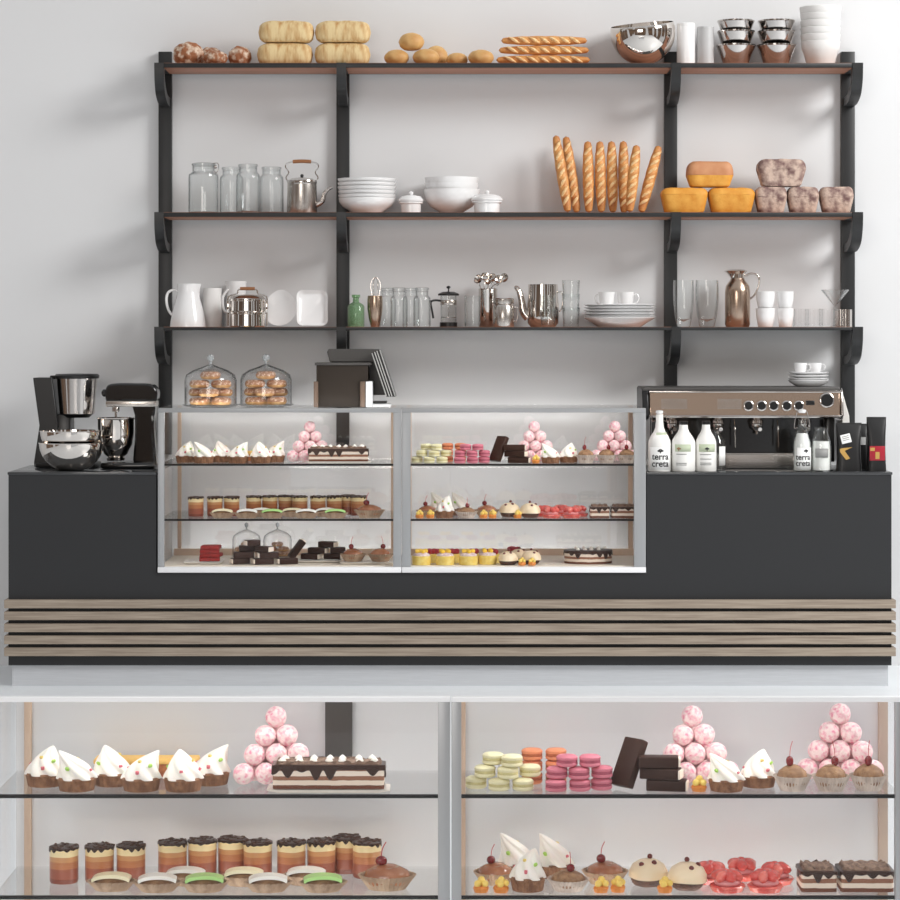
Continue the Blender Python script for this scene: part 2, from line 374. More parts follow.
# ------------------------------------------------------------------ glass display cases
def case(label, x0, x1, yf, dep, z0, zt, shelves, pl, pr, rear, back='glass', zback=None, botx=None, railm='alu', base=None, toph=.019):
    t = thing('display_case', label, 'display case', ((x0+x1)/2, yf, 0), 0, None)
    ox, oy = (x0+x1)/2, yf
    L = lambda x: x - ox
    def fin(b, n, m, p=t, **k): return b.build(n, m, p, **k)
    zb = zback if zback is not None else zt
    b = MB(); b.box(L(x0), L(x0)+pl, 0, .022, z0, zt-toph, .001); fin(b, 'post', W['alu'])
    b = MB(); b.box(L(x1)-pr, L(x1), 0, .022, z0, zt-toph, .001); fin(b, 'post', W['alu'])
    b = MB(); b.box(L(x0), L(x1), 0, .022, zt-toph, zt, .001); fin(b, 'top_rail', W[railm])
    b = MB(); b.box(L(x0), L(x1), -.008, dep, z0-.024, z0, .002); o = fin(b, 'base_tray', W['whitem'])
    b = MB(); b.box(L(x0)+.01, L(x1)-.01, .03, dep-.03, z0, z0+.004); fin(b, 'floor_board', W['cream'])
    b = MB(); b.box(L(x0)+.01, L(x1)-.01, dep-.03, dep-.02, z0, z0+.034); fin(b, 'back_rail', W['tan'])
    for (a, c) in rear:
        b = MB(); b.box(L(a), L(c), dep-.02, dep-.002, z0, zb-.004, .001); fin(b, 'rear_post', W['tan'])
    b = MB(); b.box(L(x0)+pl, L(x1)-pr, .008, .012, z0, zt-toph); fin(b, 'front_pane', W['pane'])
    if back == 'glass':
        b = MB(); b.box(L(x0)+.004, L(x1)-.004, dep-.012, dep-.006, z0, zt-.006); fin(b, 'back_pane', W['backpane'])
        b = MB(); b.box(L(x0), L(x1), .022, dep, zt-.006, zt); fin(b, 'top_pane', W['shelfglass'])
    else:
        b = MB(); b.box(L(x0)+.001, L(x1)-.001, dep-.002, dep+.012, 0, zb); fin(b, 'back_panel', W['panel'])
        b = MB(); b.prism([(.022, zt-.006), (dep+.012, zb), (dep+.012, zb+.003), (.022, zt-.003)], L(x0), L(x1), 'x'); fin(b, 'lid_pane', W['pane'])
    for xx in (L(x0)+.002, L(x1)-.006):
        b = MB(); b.prism([(.022, z0), (dep-.02, z0), (dep-.02, zb-.008), (.022, zt-toph)], xx, xx+.004, 'x'); fin(b, 'side_pane', W['pane'])
    b = MB(); b.box(L(x0)+.04, L(x1)-.05, .0225, .034, zt-toph+.002, zt-toph+.007, mi=0); fin(b, 'light_strip', W['light'])
    if back == 'glass':
        b = MB(); b.box(L(x0)+.03, L(x1)-.03, dep+.035, dep+.075, z0-.200, z0-.190); fin(b, 'cove_light', W['cove'])  # added glow, unseen in the gap behind the counter, washes the wall
        b = MB(); b.box(L(x0)+.03, L(x1)-.03, dep+.012, dep+.077, z0-.2052, z0-.2002); fin(b, 'cove_bracket', W['alu'])  # plate that carries the added glow
        b = MB(); b.box(L(x0)+.03, L(x1)-.03, dep+.03, dep+.06, zt-.033, zt-.026); fin(b, 'cove_light', W['cove2'])  # added glow hidden behind the top rail, lifts the upper wall
        b = MB(); b.box(L(x0)+.03, L(x1)-.03, dep-.002, dep+.064, zt-.0255, zt-.0215); fin(b, 'cove_bracket', W['alu'])  # added plate, keeps the upper glow from spreading up the wall
    else:
        b = MB(); b.box(L(x0)+.05, L(x1)-.05, .06, .10, z0+.0045, z0+.016); fin(b, 'cove_light', W['foot_glow'])  # added glow below the shelves, out of view, shines up through the glass
    if back == 'glass':
        xa = L(x0)+.0004 if x0 < -.5 else L(x1)-.0016
        b = MB(); b.box(xa, xa+.0012, .022, dep-.02, z0, .944); fin(b, 'side_liner', W['cheek'])
    for z in shelves:
        b = MB(); b.box(L(x0)+.008, L(x1)-.008, .016, dep-.022, z-.006, z); s = fin(b, 'glass_shelf', W['shelfglass'])
        b = MB(); b.box(L(x0)+.008 + max(0, pl-.008), L(x1)-.008 - max(0, pr-.008), .0125, .016, z-.0085, z+.0005); b.build('shelf_edge', W['edge'], s)
    if base:
        b = MB(); b.box(L(x0)+.02, L(x1)-.02, .02, dep, 0, z0-.024); fin(b, 'plinth', W['counter'])
    return t, fin, L
SH1, SH2, FLR = sz(464), sz(519.2), sz(567) + .004
case('left glass display case set in the dark counter under the till', cx0+.006, sx(401.4), -.004, .575, .526, 1.225, (SH1, SH2), .028, .036,
     [(sx(178, .57), sx(181.6, .57)), (sx(391, .57), sx(396, .57))])
case('right glass display case set in the dark counter beside the espresso machine', sx(402), cx1-.003, -.004, .575, .526, 1.225, (SH1, SH2), .038, .052,
     [(sx(407, .57), sx(411.5, .57)), (sx(628, .57), sx(632.5, .57))])
# the pair of low cases that stand on the floor nearer to the viewer
FY = -5.15
def fx(px, d=0.0): return (px - 450) * (5.85 + d) / 2500
def fz(py, d=0.0): return 1.547 - (py - 335) * (5.85 + d) / 2500
FS1, FS2, FT = fz(795.6), fz(897), fz(697)
t, fin, L = case('left glass case of the low nearer pair with layered cups on its shelf', fx(-11), fx(450), FY, .36, .074, FT, (FS1, FS2), .022, .028,
     [(fx(24, .34), fx(31, .34))], 'panel', .645, None, 'whitem', True, .012)
b = MB(); b.box(L(fx(325, .33)), L(fx(352, .33)), .336, .357, FS1+.004, .640); fin(b, 'dark_strip', W['dkgrey'])
case('right glass case of the low nearer pair with strawberry tartlets on its shelf', fx(451.5), fx(905), FY, .36, .074, FT, (FS1, FS2), .023, .022,
     [(fx(459, .34), fx(465.5, .34)), (fx(879, .34), fx(888, .34))], 'panel', .645, None, 'whitem', True, .012)

# ------------------------------------------------------------------ wall shelving
su = thing('wall_shelf_unit', 'three tier black wall shelving with walnut undersides above the counter', 'shelf unit', (0, .70, .99))
ZS = (2.787, 2.106, 1.583); TH = (.020, .020, .014)
O = Vector((0, .70, .99))
def sub(b): b.M = T(0, -.70, -.99); return b
posts = [(-1.360, -1.299), (-.530, -.470), (1.000, 1.060), (1.826, 1.889)]
brs = [(-1.348, -1.306), (-.5175, -.474), (1.010, 1.053), (1.836, 1.883)]
for (a, c) in posts:
    b = sub(MB()); b.box(a, c, .662, .6995, .99, 2.869, .001); b.build('post', W['black'], su)
for z, th in zip(ZS, TH):
    b = sub(MB()); b.box(-1.348, 1.883, .40, .6985, z-th, z, .001)
    s = b.build('shelf', W['black'], su)
    b = sub(MB()); b.box(-1.346, 1.881, .403, .660, z, z+.0012); b.build('wood_top', W['wood'], s)
    if th > .015:
        for (l, r) in zip(brs, brs[1:]):
            b = sub(MB()); b.box(l[1]+.001, r[0]-.001, .412, .655, z-th-.003, z-th); b.build('wood_panel', W['wood'], s)
    for (a, c) in brs:
        outer = catmull([(.397, 0, z), (.402, 0, z-.06), (.420, 0, z-.10), (.46, 0, z-.140), (.55, 0, z-.168), (.661, 0, z-.175)], 6)
        inner = catmull([(.661, 0, z-.135), (.56, 0, z-.128), (.50, 0, z-.105), (.455, 0, z-.07), (.440, 0, z-th-.004)], 6)
        poly = [(p.x, p.z) for p in outer] + [(p.x, p.z) for p in inner] + [(.661, z-th-.004), (.661, z-.002)][:0]
        poly = [(p.x, p.z) for p in outer + inner]
        b = sub(MB()); b.prism(poly, a-.0005, c+.0005, 'x')
        b.box(a-.0005, c+.0005, .397, .661, z-th-.004, z+.0015)
        b.build('bracket', W['black'], su)
# ------------------------------------------------------------------ pastry prototypes (origin at the centre of the base)
def liner(r, h, flare=1.35, pl=26, amp=.05, sxy=(1, 1), z0=0):
    b = MB(); fn = lambda a, z: 1 + amp * math.cos(pl*a) * (max(0, z - z0) / h)
    b.lathe([(0, z0), (r, z0), (r*(1+(flare-1)*.5), z0+h*.5), (r*flare, z0+h), (r*flare-.0012, z0+h), (r*(1+(flare-1)*.5)-.0012, z0+h*.5), (r-.0012, z0+.0015), (0, z0+.0015)], pl*3, fn=fn, sxy=sxy)
    return b
def cherry(par, c, r=.0125, bend=(.006, 0, .03), name='cherry'):
    b = MB(); b.ball((0, 0, 0), (r, r, r*.94), 3)
    o = b.build(name, W['cherry'], par, loc=c)
    b = MB(); b.tube([(0, 0, r*.8), (bend[0]*.25, bend[1]*.25, r+bend[2]*.5), (bend[0], bend[1], r+bend[2])], .0012, 6)
    b.build('stem', W['stem'], o); return o

def p_meringue(tip=(.012, 0)):
    t = thing('meringue_cupcake', '', 'cupcake'); b = MB()
    b.lathe([(0, 0), (.040, 0), (.0455, .027), (.043, .031), (0, .031)], 72, fn=lambda a, z: 1 + .018*math.cos(24*a)); b.build('cake_base', W['cupbase'], t)
    b = MB(); H = .066; n = 30; seg = 60; rings = []
    for i in range(n+1):
        u = i/n; R = .0445 * ((1-u)**.70) * (1 + .10*math.sin(u*PI)) + .0004
        z = .028 + H*u; cx = tip[0]*u**2.2*1.6; cy = tip[1]*u**2.2
        ring = []
        for k in range(seg):
            a = 2*PI*k/seg; w_ = 1 + .125*math.cos(6*a + 9*u) * (1-u*.4) - .02*math.cos(12*a+18*u)
            ring.append(b.v((cx + R*w_*math.cos(a), cy + R*w_*math.sin(a), z)))
        rings.append(ring)
    for A, B in zip(rings, rings[1:]):
        for k in range(seg): b.f([A[k], A[(k+1) % seg], B[(k+1) % seg], B[k]])
    b.f(rings[0][::-1]); b.f(rings[-1])
    b.build('meringue_swirl', W['merin'], t, sharp=80)
    for a, u, m in ((-100, .28, 'cr'), (-60, .5, 'cg'), (-125, .62, 'cy'), (60, .4, 'cg'), (150, .3, 'cr')):
        R = .0465 * (1-u)**.70 * (1 + .10*math.sin(u*PI)); z = .028+H*u; ar = math.radians(a)
        b = MB(); b.M = T(R*math.cos(ar)+tip[0]*u**2.2*1.6, R*math.sin(ar), z) @ RZ(a) @ RY(40); b.box(-.0028, .0028, -.0042, .0042, -.0042, .0042, .001)
        b.build('candy_piece', W[m], t)
    return Proto(t)
def p_ball():
    b = MB(); b.ball((0, 0, 0), .0258, 4, .035, 3); o = b.build('coconut_ball', W['coco']); tag(o, '', 'sweet'); return Proto(o)
def p_macaron(c, nm):
    t = thing('macaron', '', 'macaron'); r = .0256
    b = MB(); b.lathe([(0, 0), (r*.8, 0), (r*.97, .003), (r, .0075), (r*.96, .0095), (0, .0095)], 36); b.build('lower_shell', W[c], t)
    b = MB(); b.lathe([(0, .0096), (r*.93, .0096), (r*.97, .0115), (r*.97, .0145), (r*.93, .0164), (0, .0164)], 36); b.build('filling', W[c+'f'], t)
    b = MB(); b.lathe([(0, .0165), (r*.96, .0165), (r, .0185), (r*.98, .0225), (r*.8, .0262), (r*.4, .0277), (0, .028)], 36); b.build('upper_shell', W[c], t)
    return Proto(t)
def glaze_mesh(per, h, seed=1, lo=.010, hi=.040, off=.0025, per_dr=9):
    """glaze skirt running down from the cake rim in drips; per = closed list of (x,y,nx,ny)"""
    b = MB(); n = len(per); rnd = random.Random(seed)
    ph = [rnd.random() for _ in range(64)]
    top = []; bot = []; ti = []
    for i, (x, y, nx, ny) in enumerate(per):
        u = i / n * per_dr; k = int(u) % 64; fr = u - int(u)
        d = lo + (hi-lo) * ph[k] * max(0, math.sin(fr*PI))**1.4
        th = off * (1 + .5*max(0, math.sin(fr*PI)))
        top.append(b.v((x+nx*off, y+ny*off, h+.002))); bot.append((b.v((x+nx*th, y+ny*th, h-d)), b.v((x+nx*.0003, y+ny*.0003, h-d-.001)))); ti.append(b.v((x-nx*.006, y-ny*.006, h+.0035)))
    for i in range(n):
        j = (i+1) % n
        b.f([top[i], top[j], bot[j][0], bot[i][0]]); b.f([bot[i][0], bot[j][0], bot[j][1], bot[i][1]]); b.f([ti[i], ti[j], top[j], top[i]])
    b.f(ti); return b
def rect_per(wd, dp, r, step=.002):
    pts = []
    for cx, cy, a0 in ((wd/2-r, -dp/2+r, -90), (wd/2-r, dp/2-r, 0), (-wd/2+r, dp/2-r, 90), (-wd/2+r, -dp/2+r, 180)):
        for k in range(7):
            a = math.radians(a0 + 90*k/6); pts.append(Vector((cx+r*math.cos(a), cy+r*math.sin(a), 0)))
    out = []
    for i, p in enumerate(pts):
        q = pts[(i+1) % len(pts)]; L = (q-p).length; m = max(1, int(L/step)); nn = (q-p).normalized().cross(Vector((0, 0, 1)))
        for k in range(m):
            c = p + (q-p)*k/m; out.append((c.x, c.y, nn.x, nn.y))
    return out
def circ_per(rx, ry, n=220):
    return [(rx*math.cos(2*PI*i/n), ry*math.sin(2*PI*i/n), math.cos(2*PI*i/n), math.sin(2*PI*i/n)) for i in range(n)]
def p_dripcake(kind='rect', wd=.262, dp=.12, h=.056, dollops=True, nd=22, seed=1, frost=True, lo=.008, hi=.036):
    t = thing('layer_cake', '', 'cake')
    per = rect_per(wd, dp, .01) if kind == 'rect' else circ_per(wd/2, dp/2)
    b = MB(); b.prism([(x, y) for x, y, _, _ in per], 0, h, 'z'); b.build('sponge_layers', W['caklay'], t)
    b = glaze_mesh(per, h, seed, lo, hi, .0028, nd); b.build('chocolate_glaze', W['glaze'], t, sharp=60)
    if frost:
        b = MB(); rnd = random.Random(seed+5)
        per2 = rect_per(wd-.012, dp-.012, .01, .004) if kind == 'rect' else circ_per(wd/2-.008, dp/2-.008, 90)
        n = len(per2); o1 = [b.v((x, y, h+.003)) for x, y, _, _ in per2]; o2 = [b.v((x-nx*.004, y-ny*.004, h+.009+.003*math.sin(i*.9)+.002*rnd.random())) for i, (x, y, nx, ny) in enumerate(per2)]
        for i in range(n): b.f([o1[i], o1[(i+1) % n], o2[(i+1) % n], o2[i]])
        b.f(o2); b.build('mocha_frosting', W['frost'], t)
    if dollops:
        hz = h + (.009 if frost else .004); rnd = random.Random(seed)
        nx_ = max(3, int(wd/.034))
        for i in range(nx_):
            for yy in (-dp*.3, dp*.22):
                x = -wd/2 + .025 + (wd-.05)*i/(nx_-1) + rnd.uniform(-.004, .004)
                if kind != 'rect' and (x/(wd/2-.012))**2 + (yy/(dp/2-.012))**2 > 1: continue
                b = MB(); b.lathe([(0, 0), (.0085, 0), (.0095, .003), (.006, .0075), (.0015, .011), (0, .0115)], 16); b.build('cream_dollop', W['merin'], t, loc=(x, yy, hz))
    return Proto(t)
def p_cup():
    t = thing('trifle_cup', '', 'dessert cup')
    b = MB(); b.lathe([(0, 0), (.0325, 0), (.0345, .004), (.0345, .076), (0, .076)], 40); b.build('trifle_layers', W['cup'], t)
    b = MB(); b.lathe([(0, .0762), (.0345, .0762), (.0348, .080), (.030, .084), (0, .085)], 40, fn=lambda a, z: 1+.02*math.sin(9*a)); b.build('cream_layer', W['creamt'], t)
    b = glaze_mesh(circ_per(.0350, .0350, 120), .0835, 4, .001, .010, .0010, 13); b.build('chocolate_drizzle', W['glaze'], t)
    b = MB(); rnd = random.Random(3)
    for i in range(34):
        a = rnd.random()*2*PI; r = .033*math.sqrt(rnd.random())
        b.M = T(r*math.cos(a), r*math.sin(a), .0872) @ RZ(rnd.random()*180) @ RX(rnd.uniform(-20, 20)); b.box(-.0045, .0045, -.002, .002, -.0014, .0014)
    b.build('chocolate_crumbs', W['chocm'], t)
    return Proto(t)
def p_eclair(ic):
    t = thing('iced_eclair', '', 'eclair')
    liner(.036, .025, 1.45, 26, .09, (1.15, .8)).build('paper_liner', W['liner'], t)
    b = MB(); b.ball((0, 0, .015), (.047, .029, .021), 3, .1, 2, flat=.003); b.build('pastry', W['pastry'], t)
    b = MB(); n = 16; R = []
    for i in range(n+1):
        a = PI*(.10 + .80*i/n); x = .052*math.cos(a); z = .022 + .0185*math.sin(a)**.8
        R.append([b.v((x*.97, -.028, z-.006)), b.v((x, -.023, z+.002)), b.v((x, .023, z+.002)), b.v((x*.97, .028, z-.006)), b.v((x*.9, .02, z-.006)), b.v((x*.9, -.02, z-.006))])
    for A, B in zip(R, R[1:]):
        for k in range(6): b.f([A[k], A[(k+1) % 6], B[(k+1) % 6], B[k]])
    b.f(R[0]); b.f(R[-1]); b.build('icing_strip', W[ic], t)
    return Proto(t)
def p_bun(m='bun', ln='liner', r=.05, swirl=False):
    t = thing('cherry_bun', '', 'bun')
    liner(r*.80, .034, 1.45, 30, .09).build('paper_liner', W[ln], t)
    b = MB(); b.lathe([(0, .002), (r*.78, .003), (r*.98, .018), (r*1.0, .030), (r*.88, .043), (r*.55, .052), (r*.25, .057), (0, .058)], 48, fn=lambda a, z: 1+.015*math.sin(5*a)); b.build('glazed_bun', W[m], t)
    b = MB(); n = 60
    b.tube([((r*.8*(1-i/9*.75))*math.cos(i*1.1+.5), (r*.8*(1-i/9*.75))*math.sin(i*1.1+.5), .042+.016*(i/9)) for i in range(10)], .0035, 6); b.build('icing_swirl', W['mocha'], t)
    cherry(t, (-.012, -.004, .066), .0125, (.010, 0, .032))
    return Proto(t)
def p_bar(L=.112, wd=.05, h=.026, core=True):
    t = thing('chocolate_bar', '', 'chocolate bar')
    b = MB(); b.box(-L/2, L/2-.002*core, -wd/2, wd/2, 0, h, .003); b.build('chocolate_coat', W['choc'], t)
    if core:
        b = MB(); b.box(L/2-.010, L/2+.0035, -wd/2+.002, wd/2-.002, .003, h-.003, .001); b.build('cream_core', W['iceb'], t)
    return Proto(t)
def p_petit():
    t = thing('petit_four', '', 'petit four')
    b = MB(); b.lathe([(0, 0), (.015, 0), (.018, .010), (.015, .015), (0, .016)], 24, fn=lambda a, z: 1+.05*math.cos(8*a)); b.build('tart_base', W['pfo'], t)
    for x, y, z in ((-.008, -.007, .021), (.009, -.006, .021), (0, .009, .021), (.001, 0, .029)):
        b = MB(); b.ball((x, y, z), .0088, 2); b.build('fruit', W['pfy'], t)
    return Proto(t)
def p_dome():
    t = thing('iced_dome_cake', '', 'cake')
    b = MB(); b.ball((0, 0, .022), (.043, .040, .033), 3, .05, 3, flat=.0); b.build('chocolate_cake', W['chocm'], t)
    b = MB(); b.lathe([(.036, .034), (.043, .028), (.0475, .020) , (.0465, .034), (.038, .050), (.022, .060), (0, .064)], 48, fn=lambda a, z: 1 + (.09*math.sin(3*a+.6) if z < .024 else 0)); b.build('cream_icing', W['creamd'], t)
    for x, y, z in ((-.018, -.024, .054), (.012, -.022, .058), (.004, .004, .068)):
        b = MB(); b.ball((x, y, z), .0065, 2); b.build('dried_berry', W['chip'], t)
    return Proto(t)
def p_strawb():
    t = thing('strawberry_tartlet', '', 'tartlet')
    b = MB(); b.lathe([(0, 0), (.036, 0), (.043, .012), (.040, .015), (0, .015)], 48, fn=lambda a, z: 1+.02*math.cos(16*a)); b.build('tart_shell', W['jelly'], t)
    b = MB(); b.ball((0, 0, .020), (.032, .032, .012), 3); b.build('berry_cream', W['jellyp'], t)
    for i in range(6):
        a = i*60+15; b = MB(); b.M = T(.019*math.cos(math.radians(a)), .019*math.sin(math.radians(a)), .036) @ RZ(a) @ RY(24 if i % 2 else 12)
        b.ball((0, 0, 0), (.020, .014, .013), 2, .12, i); b.build('strawberry_slice', W['jelly'], t)
    return Proto(t)
def p_ytart(rasp):
    t = thing('raspberry_tartlet' if rasp else 'mango_tartlet', '', 'tartlet')
    b = MB(); b.lathe([(0, 0), (.036, 0), (.0375, .034), (.034, .036), (0, .036)], 40); b.build('tart_shell', W['yt'], t)
    if rasp:
        for i in range(5):
            a = i*72*PI/180; b = MB(); b.ball((.018*math.cos(a) if i < 4 else 0, .018*math.sin(a) if i < 4 else 0, .046), .0125, 3, .12, i); b.build('raspberry', W['rasp'], t)
    else:
        b = MB(); b.lathe([(0, .036), (.034, .036), (.033, .042), (.02, .048), (0, .049)], 36); b.build('crumble', W['lilac'], t)
        for i in range(4):
            a = i*90+20; b = MB(); b.M = T(.016*math.cos(math.radians(a)), .016*math.sin(math.radians(a)), .053) @ RZ(a) @ RY(-30)
            b.ball((0, 0, 0), (.012, .008, .010), 2); b.build('mango_piece', W['mango'], t)
    return Proto(t)
def p_doughnut():
    t = thing('doughnut', '', 'doughnut')
    def torus(R, r, zc, fl, amp=0, up=False):
        b = MB(); n = 40; m = 16; rg = []
        for i in range(n):
            a = 2*PI*i/n; ring = []
            for k in range(m):
                q = 2*PI*k/m if not up else PI*(-.08 + 1.16*k/(m-1))
                rr = r*(1+amp*math.sin(5*a) * (1 if up and k in (0, m-1) else 0))
                ring.append(b.v(((R+rr*math.cos(q))*math.cos(a), (R+rr*math.cos(q))*math.sin(a), zc+rr*fl*math.sin(q))))
            rg.append(ring)
        for i in range(n):
            A, B = rg[i], rg[(i+1) % n]
            for k in range(m): b.f([A[k], A[(k+1) % m], B[(k+1) % m], B[k]])
        return b
    torus(.029, .0185, .0175, .95).build('dough_ring', W['dough'], t)
    torus(.029, .0192, .0185, .97, .05, True).build('icing', W['dicing'], t)
    return Proto(t)
def p_cloche():
    t = thing('glass_cloche', '', 'cloche')
    b = MB(); b.lathe([(0, 0), (.08, 0), (.112, .004), (.124, .010), (.124, .013), (.110, .009), (0, .007)], 64); b.build('plate', W['clocheg'], t)
    b = MB(); b.lathe([(.116, .013), (.116, .120), (.108, .145), (.078, .165), (.035, .180), (.010, .190), (0, .192), (0, .1905), (.010, .188), (.034, .178), (.077, .163), (.106, .144), (.114, .119), (.114, .013), (.116, .013)], 64); b.build('dome', W['clocheg'], t, sharp=50)
    b = MB(); b.lathe([(0, .190), (.007, .192), (.006, .202), (.013, .208), (.0165, .219), (.013, .230), (0, .235)], 24); b.build('knob', W['knobg'], t)
    return Proto(t)
def p_platter(L=.2, wd=.14, h=.008):
    t = MB(); per = rect_per(L, wd, .012, .01); per0 = rect_per(L-.03, wd-.03, .012, .01)
    n = min(len(per), len(per0))
    t.prism([(x*.86, y*.86) for x, y, _, _ in per], 0, .003, 'z')
    A = [t.v((x*.86, y*.86, .003)) for x, y, _, _ in per]; B = [t.v((x, y, h)) for x, y, _, _ in per]; C = [t.v((x, y, h-.003)) for x, y, _, _ in per]; D = [t.v((x*.86, y*.86, 0)) for x, y, _, _ in per]
    for i in range(len(per)):
        j = (i+1) % len(per); t.f([A[i], A[j], B[j], B[i]]); t.f([B[i], B[j], C[j], C[i]]); t.f([C[i], C[j], D[j], D[i]])
    o = t.build('serving_plate', W['plate']); tag(o, '', 'plate'); return Proto(o)

P = dict(mer=p_meringue(), mer2=p_meringue((.026, 0)), ball=p_ball(), macg=p_macaron('macg', 'g'), maco=p_macaron('maco', 'o'), macp=p_macaron('macp', 'p'),
         cup=p_cup(), ecw=p_eclair('icew'), ecg=p_eclair('iceg'), ecy=p_eclair('icey'), bun=p_bun(), bunc=p_bun('pastry', 'linerc', .05),
         bar=p_bar(), slab=p_bar(.118, .062, .022, False), petit=p_petit(), dome=p_dome(), straw=p_strawb(), ytr=p_ytart(True), ytm=p_ytart(False),
         dn=p_doughnut(), cloche=p_cloche(), plate=p_platter())
P['cake'] = p_dripcake('rect'); P['cakeb'] = p_dripcake('rect', .105, .10, .046, False, 12, 3, True, .004, .024); P['cakec'] = p_dripcake('rect', .145, .10, .046, False, 14, 5, True, .004, .024)
P['rcake'] = p_dripcake('round', .212, .15, .056, True, 20, 7, False)
b = MB(); b.box(-.14, .14, -.035, .035, 0, .03, .003); o = b.build('sponge_loaf', W['sponge']); o2 = None
t_ = thing('glazed_sponge', '', 'cake'); o.parent = t_; o.name = 'sponge'
b = MB(); b.box(-.141, .141, -.036, .036, .0305, .043, .004); b.build('orange_glaze', W['spongetop'], t_); P['sponge'] = Proto(t_)

# ------------------------------------------------------------------ goods on the shelves: the same rows stand in the counter case and in the nearer low case
G = (('counter', 'counter case'), ('near', 'nearer case'))
def X(xi, dy): return (xi - 450) * (5.87 + dy) / 2500
RAD = dict(mer=(.0495, .0495), mer2=(.0495, .0495), cup=(.0362, .0362), ecw=(.060, .044), ecg=(.060, .044), ecy=(.060, .044), bun=(.062, .062), bunc=(.062, .062), petit=(.0195, .0195), dome=(.0485, .0465), straw=(.0445, .0445))
PL = []; OBST = [[], []]
def place(pn, xi, dy, lvl, label, group, dz=0.0, rot=(0, 0, 0), scale=None, dx=0.0, dyo=0.0):
    s = scale if scale is not None else 1
    s = s if isinstance(s, tuple) else (s,)*3
    free = pn in RAD and dz == 0
    if free: rx, ry = RAD[pn][0]*s[0], RAD[pn][1]*s[1]
    else: rx = ry = 0
    PL.append(dict(pn=pn, xi=xi, dy=dy, lvl=lvl, label=label, group=group, dz=dz, rot=rot, scale=scale, dx=dx, dyo=dyo, free=free, rx=rx, ry=ry, y0=dy, x0=xi))
def obstacle(lvl, xi, dy, rx, ry): OBST[lvl].append((xi, dy, rx, ry))
def settle():
    """nudge neighbours on one shelf apart until none touch"""
    for lvl in (0, 1):
        F_ = [p for p in PL if p['lvl'] == lvl and p['free']]
        for it in range(400):
            mv = 0
            for a in F_:
                for b_ in [q for q in F_ if q is not a] + [dict(xi=o[0], dy=o[1], rx=o[2], ry=o[3], fix=1) for o in OBST[lvl]]:
                    ax, bx = X(a['xi'], a['dy']), X(b_['xi'], b_['dy'])
                    Dx, Dy = bx-ax, b_['dy']-a['dy']; sxr, syr = a['rx']+b_['rx']+.0008, a['ry']+b_['ry']+.0008
                    if b_.get('fix'):
                        ox, oy = sxr-abs(Dx), syr-abs(Dy)
                        if ox > 0 and oy > 0:
                            mv += 1
                            if ox < oy*1.3: a['xi'] -= math.copysign(ox*.5, Dx)/.00236
                            else: a['dy'] -= math.copysign(oy*.5, Dy)
                        continue
                    e = math.hypot(Dx/sxr, Dy/syr)
                    if e < 1:
                        mv += 1; sh = (1-e)*.5; e = max(e, .05)
                        px, py = (Dx/e)*sh, (Dy/e)*sh
                        if abs(Dy) < 1e-4: py = .001*(1 if a['y0'] <= b_['y0'] else -1)
                        a['xi'] -= px*.45/.00236; b_['xi'] += px*.45/.00236; a['dy'] -= py; b_['dy'] += py
                a['dy'] = min(max(a['dy'], a['ry']+.002), .300-a['ry'])
            if not mv: break
def commit():
    settle()
    for p in PL:
        for g, gtxt in G:
            if g == 'counter': loc = (X(p['xi'], p['dy']) - .208 + p['dx'], .035 + p['dy'] + p['dyo'], (SH1, SH2)[p['lvl']] + .0006 + p['dz'])
            else: loc = (X(p['xi'], p['dy']) + p['dx'], FY + .02 + p['dy'] + p['dyo'], (FS1, FS2)[p['lvl']] + .0006 + p['dz'])
            P[p['pn']](loc, p['rot'], p['label'].replace('@', gtxt), p['group'].replace('@', gtxt), p['scale'])

def row(items, lvl, desc, grp, tail):
    items = sorted(items, key=lambda i: i[1]); n = len(items)
    for i, it in enumerate(items):
        pn, xi, dy = it[:3]; rz = it[3] if len(it) > 3 else 0; sc = it[4] if len(it) > 4 else None
        nm = nth(i, n)
        place(pn, xi, dy, lvl, (desc + (', ' + nm if nm else '') + ', ' + tail), grp, rot=(0, 0, rz), scale=sc)

# upper shelf, left
row([('mer', 45, .115, 10), ('mer2', 77, .055, 190), ('mer', 112, .12, 160), ('mer2', 147, .055, 0), ('mer', 182, .06, 120), ('mer2', 222, .11, 5)], 0,
    'white meringue cupcake', 'meringue cupcakes on the upper left shelf, @', 'upper shelf of @')
place('sponge', 147, .255, 0, 'orange glazed sponge slab behind the meringue cupcakes, @', 'glazed sponges behind the meringues', scale=(.9, 1, 1))
# pyramids of coconut balls
def pyramid(xi, dy, rotz, desc, dzb=0.0):
    r = .0262; s = 2*r
    lay = ['bottom', 'second', 'third', 'top']; k = 0
    for L in range(4):
        m = 4 - L; cs = []
        for i in range(m):
            for j in range(m - i):
                x = (i + j*.5) * s; y = j * s * math.sqrt(3)/2
                # centroid of this layer's triangle
                cxm = (m-1)*s*.5; cym = (m-1)*s*math.sqrt(3)/6
                cs.append((x - cxm, y - cym))
        a = math.radians(rotz); cs = [(x*math.cos(a)-y*math.sin(a), x*math.sin(a)+y*math.cos(a)) for x, y in cs]
        cs.sort()
        for q, (x, y) in enumerate(cs):
            nm = nth(q, len(cs)); k += 1
            place('ball', xi, dy, 0, 'pink coconut ball, ' + (nm + ' in ' if nm else '') + lay[L] + ' layer, ' + desc + ', @', 'coconut balls in ' + desc + ', @',
                  dz=.0272 + dzb + L*s*.8165*1.0, rot=(k*37 % 360, k*53 % 360, k*71 % 360), dx=x, dyo=y)
place('plate', 329, .047, 0, 'cream serving plate under the long dripping chocolate cake, @', 'cake plates', scale=(1.45, .58, 1))
pyramid(276, .165, 6, 'pile by drip cake', 0)
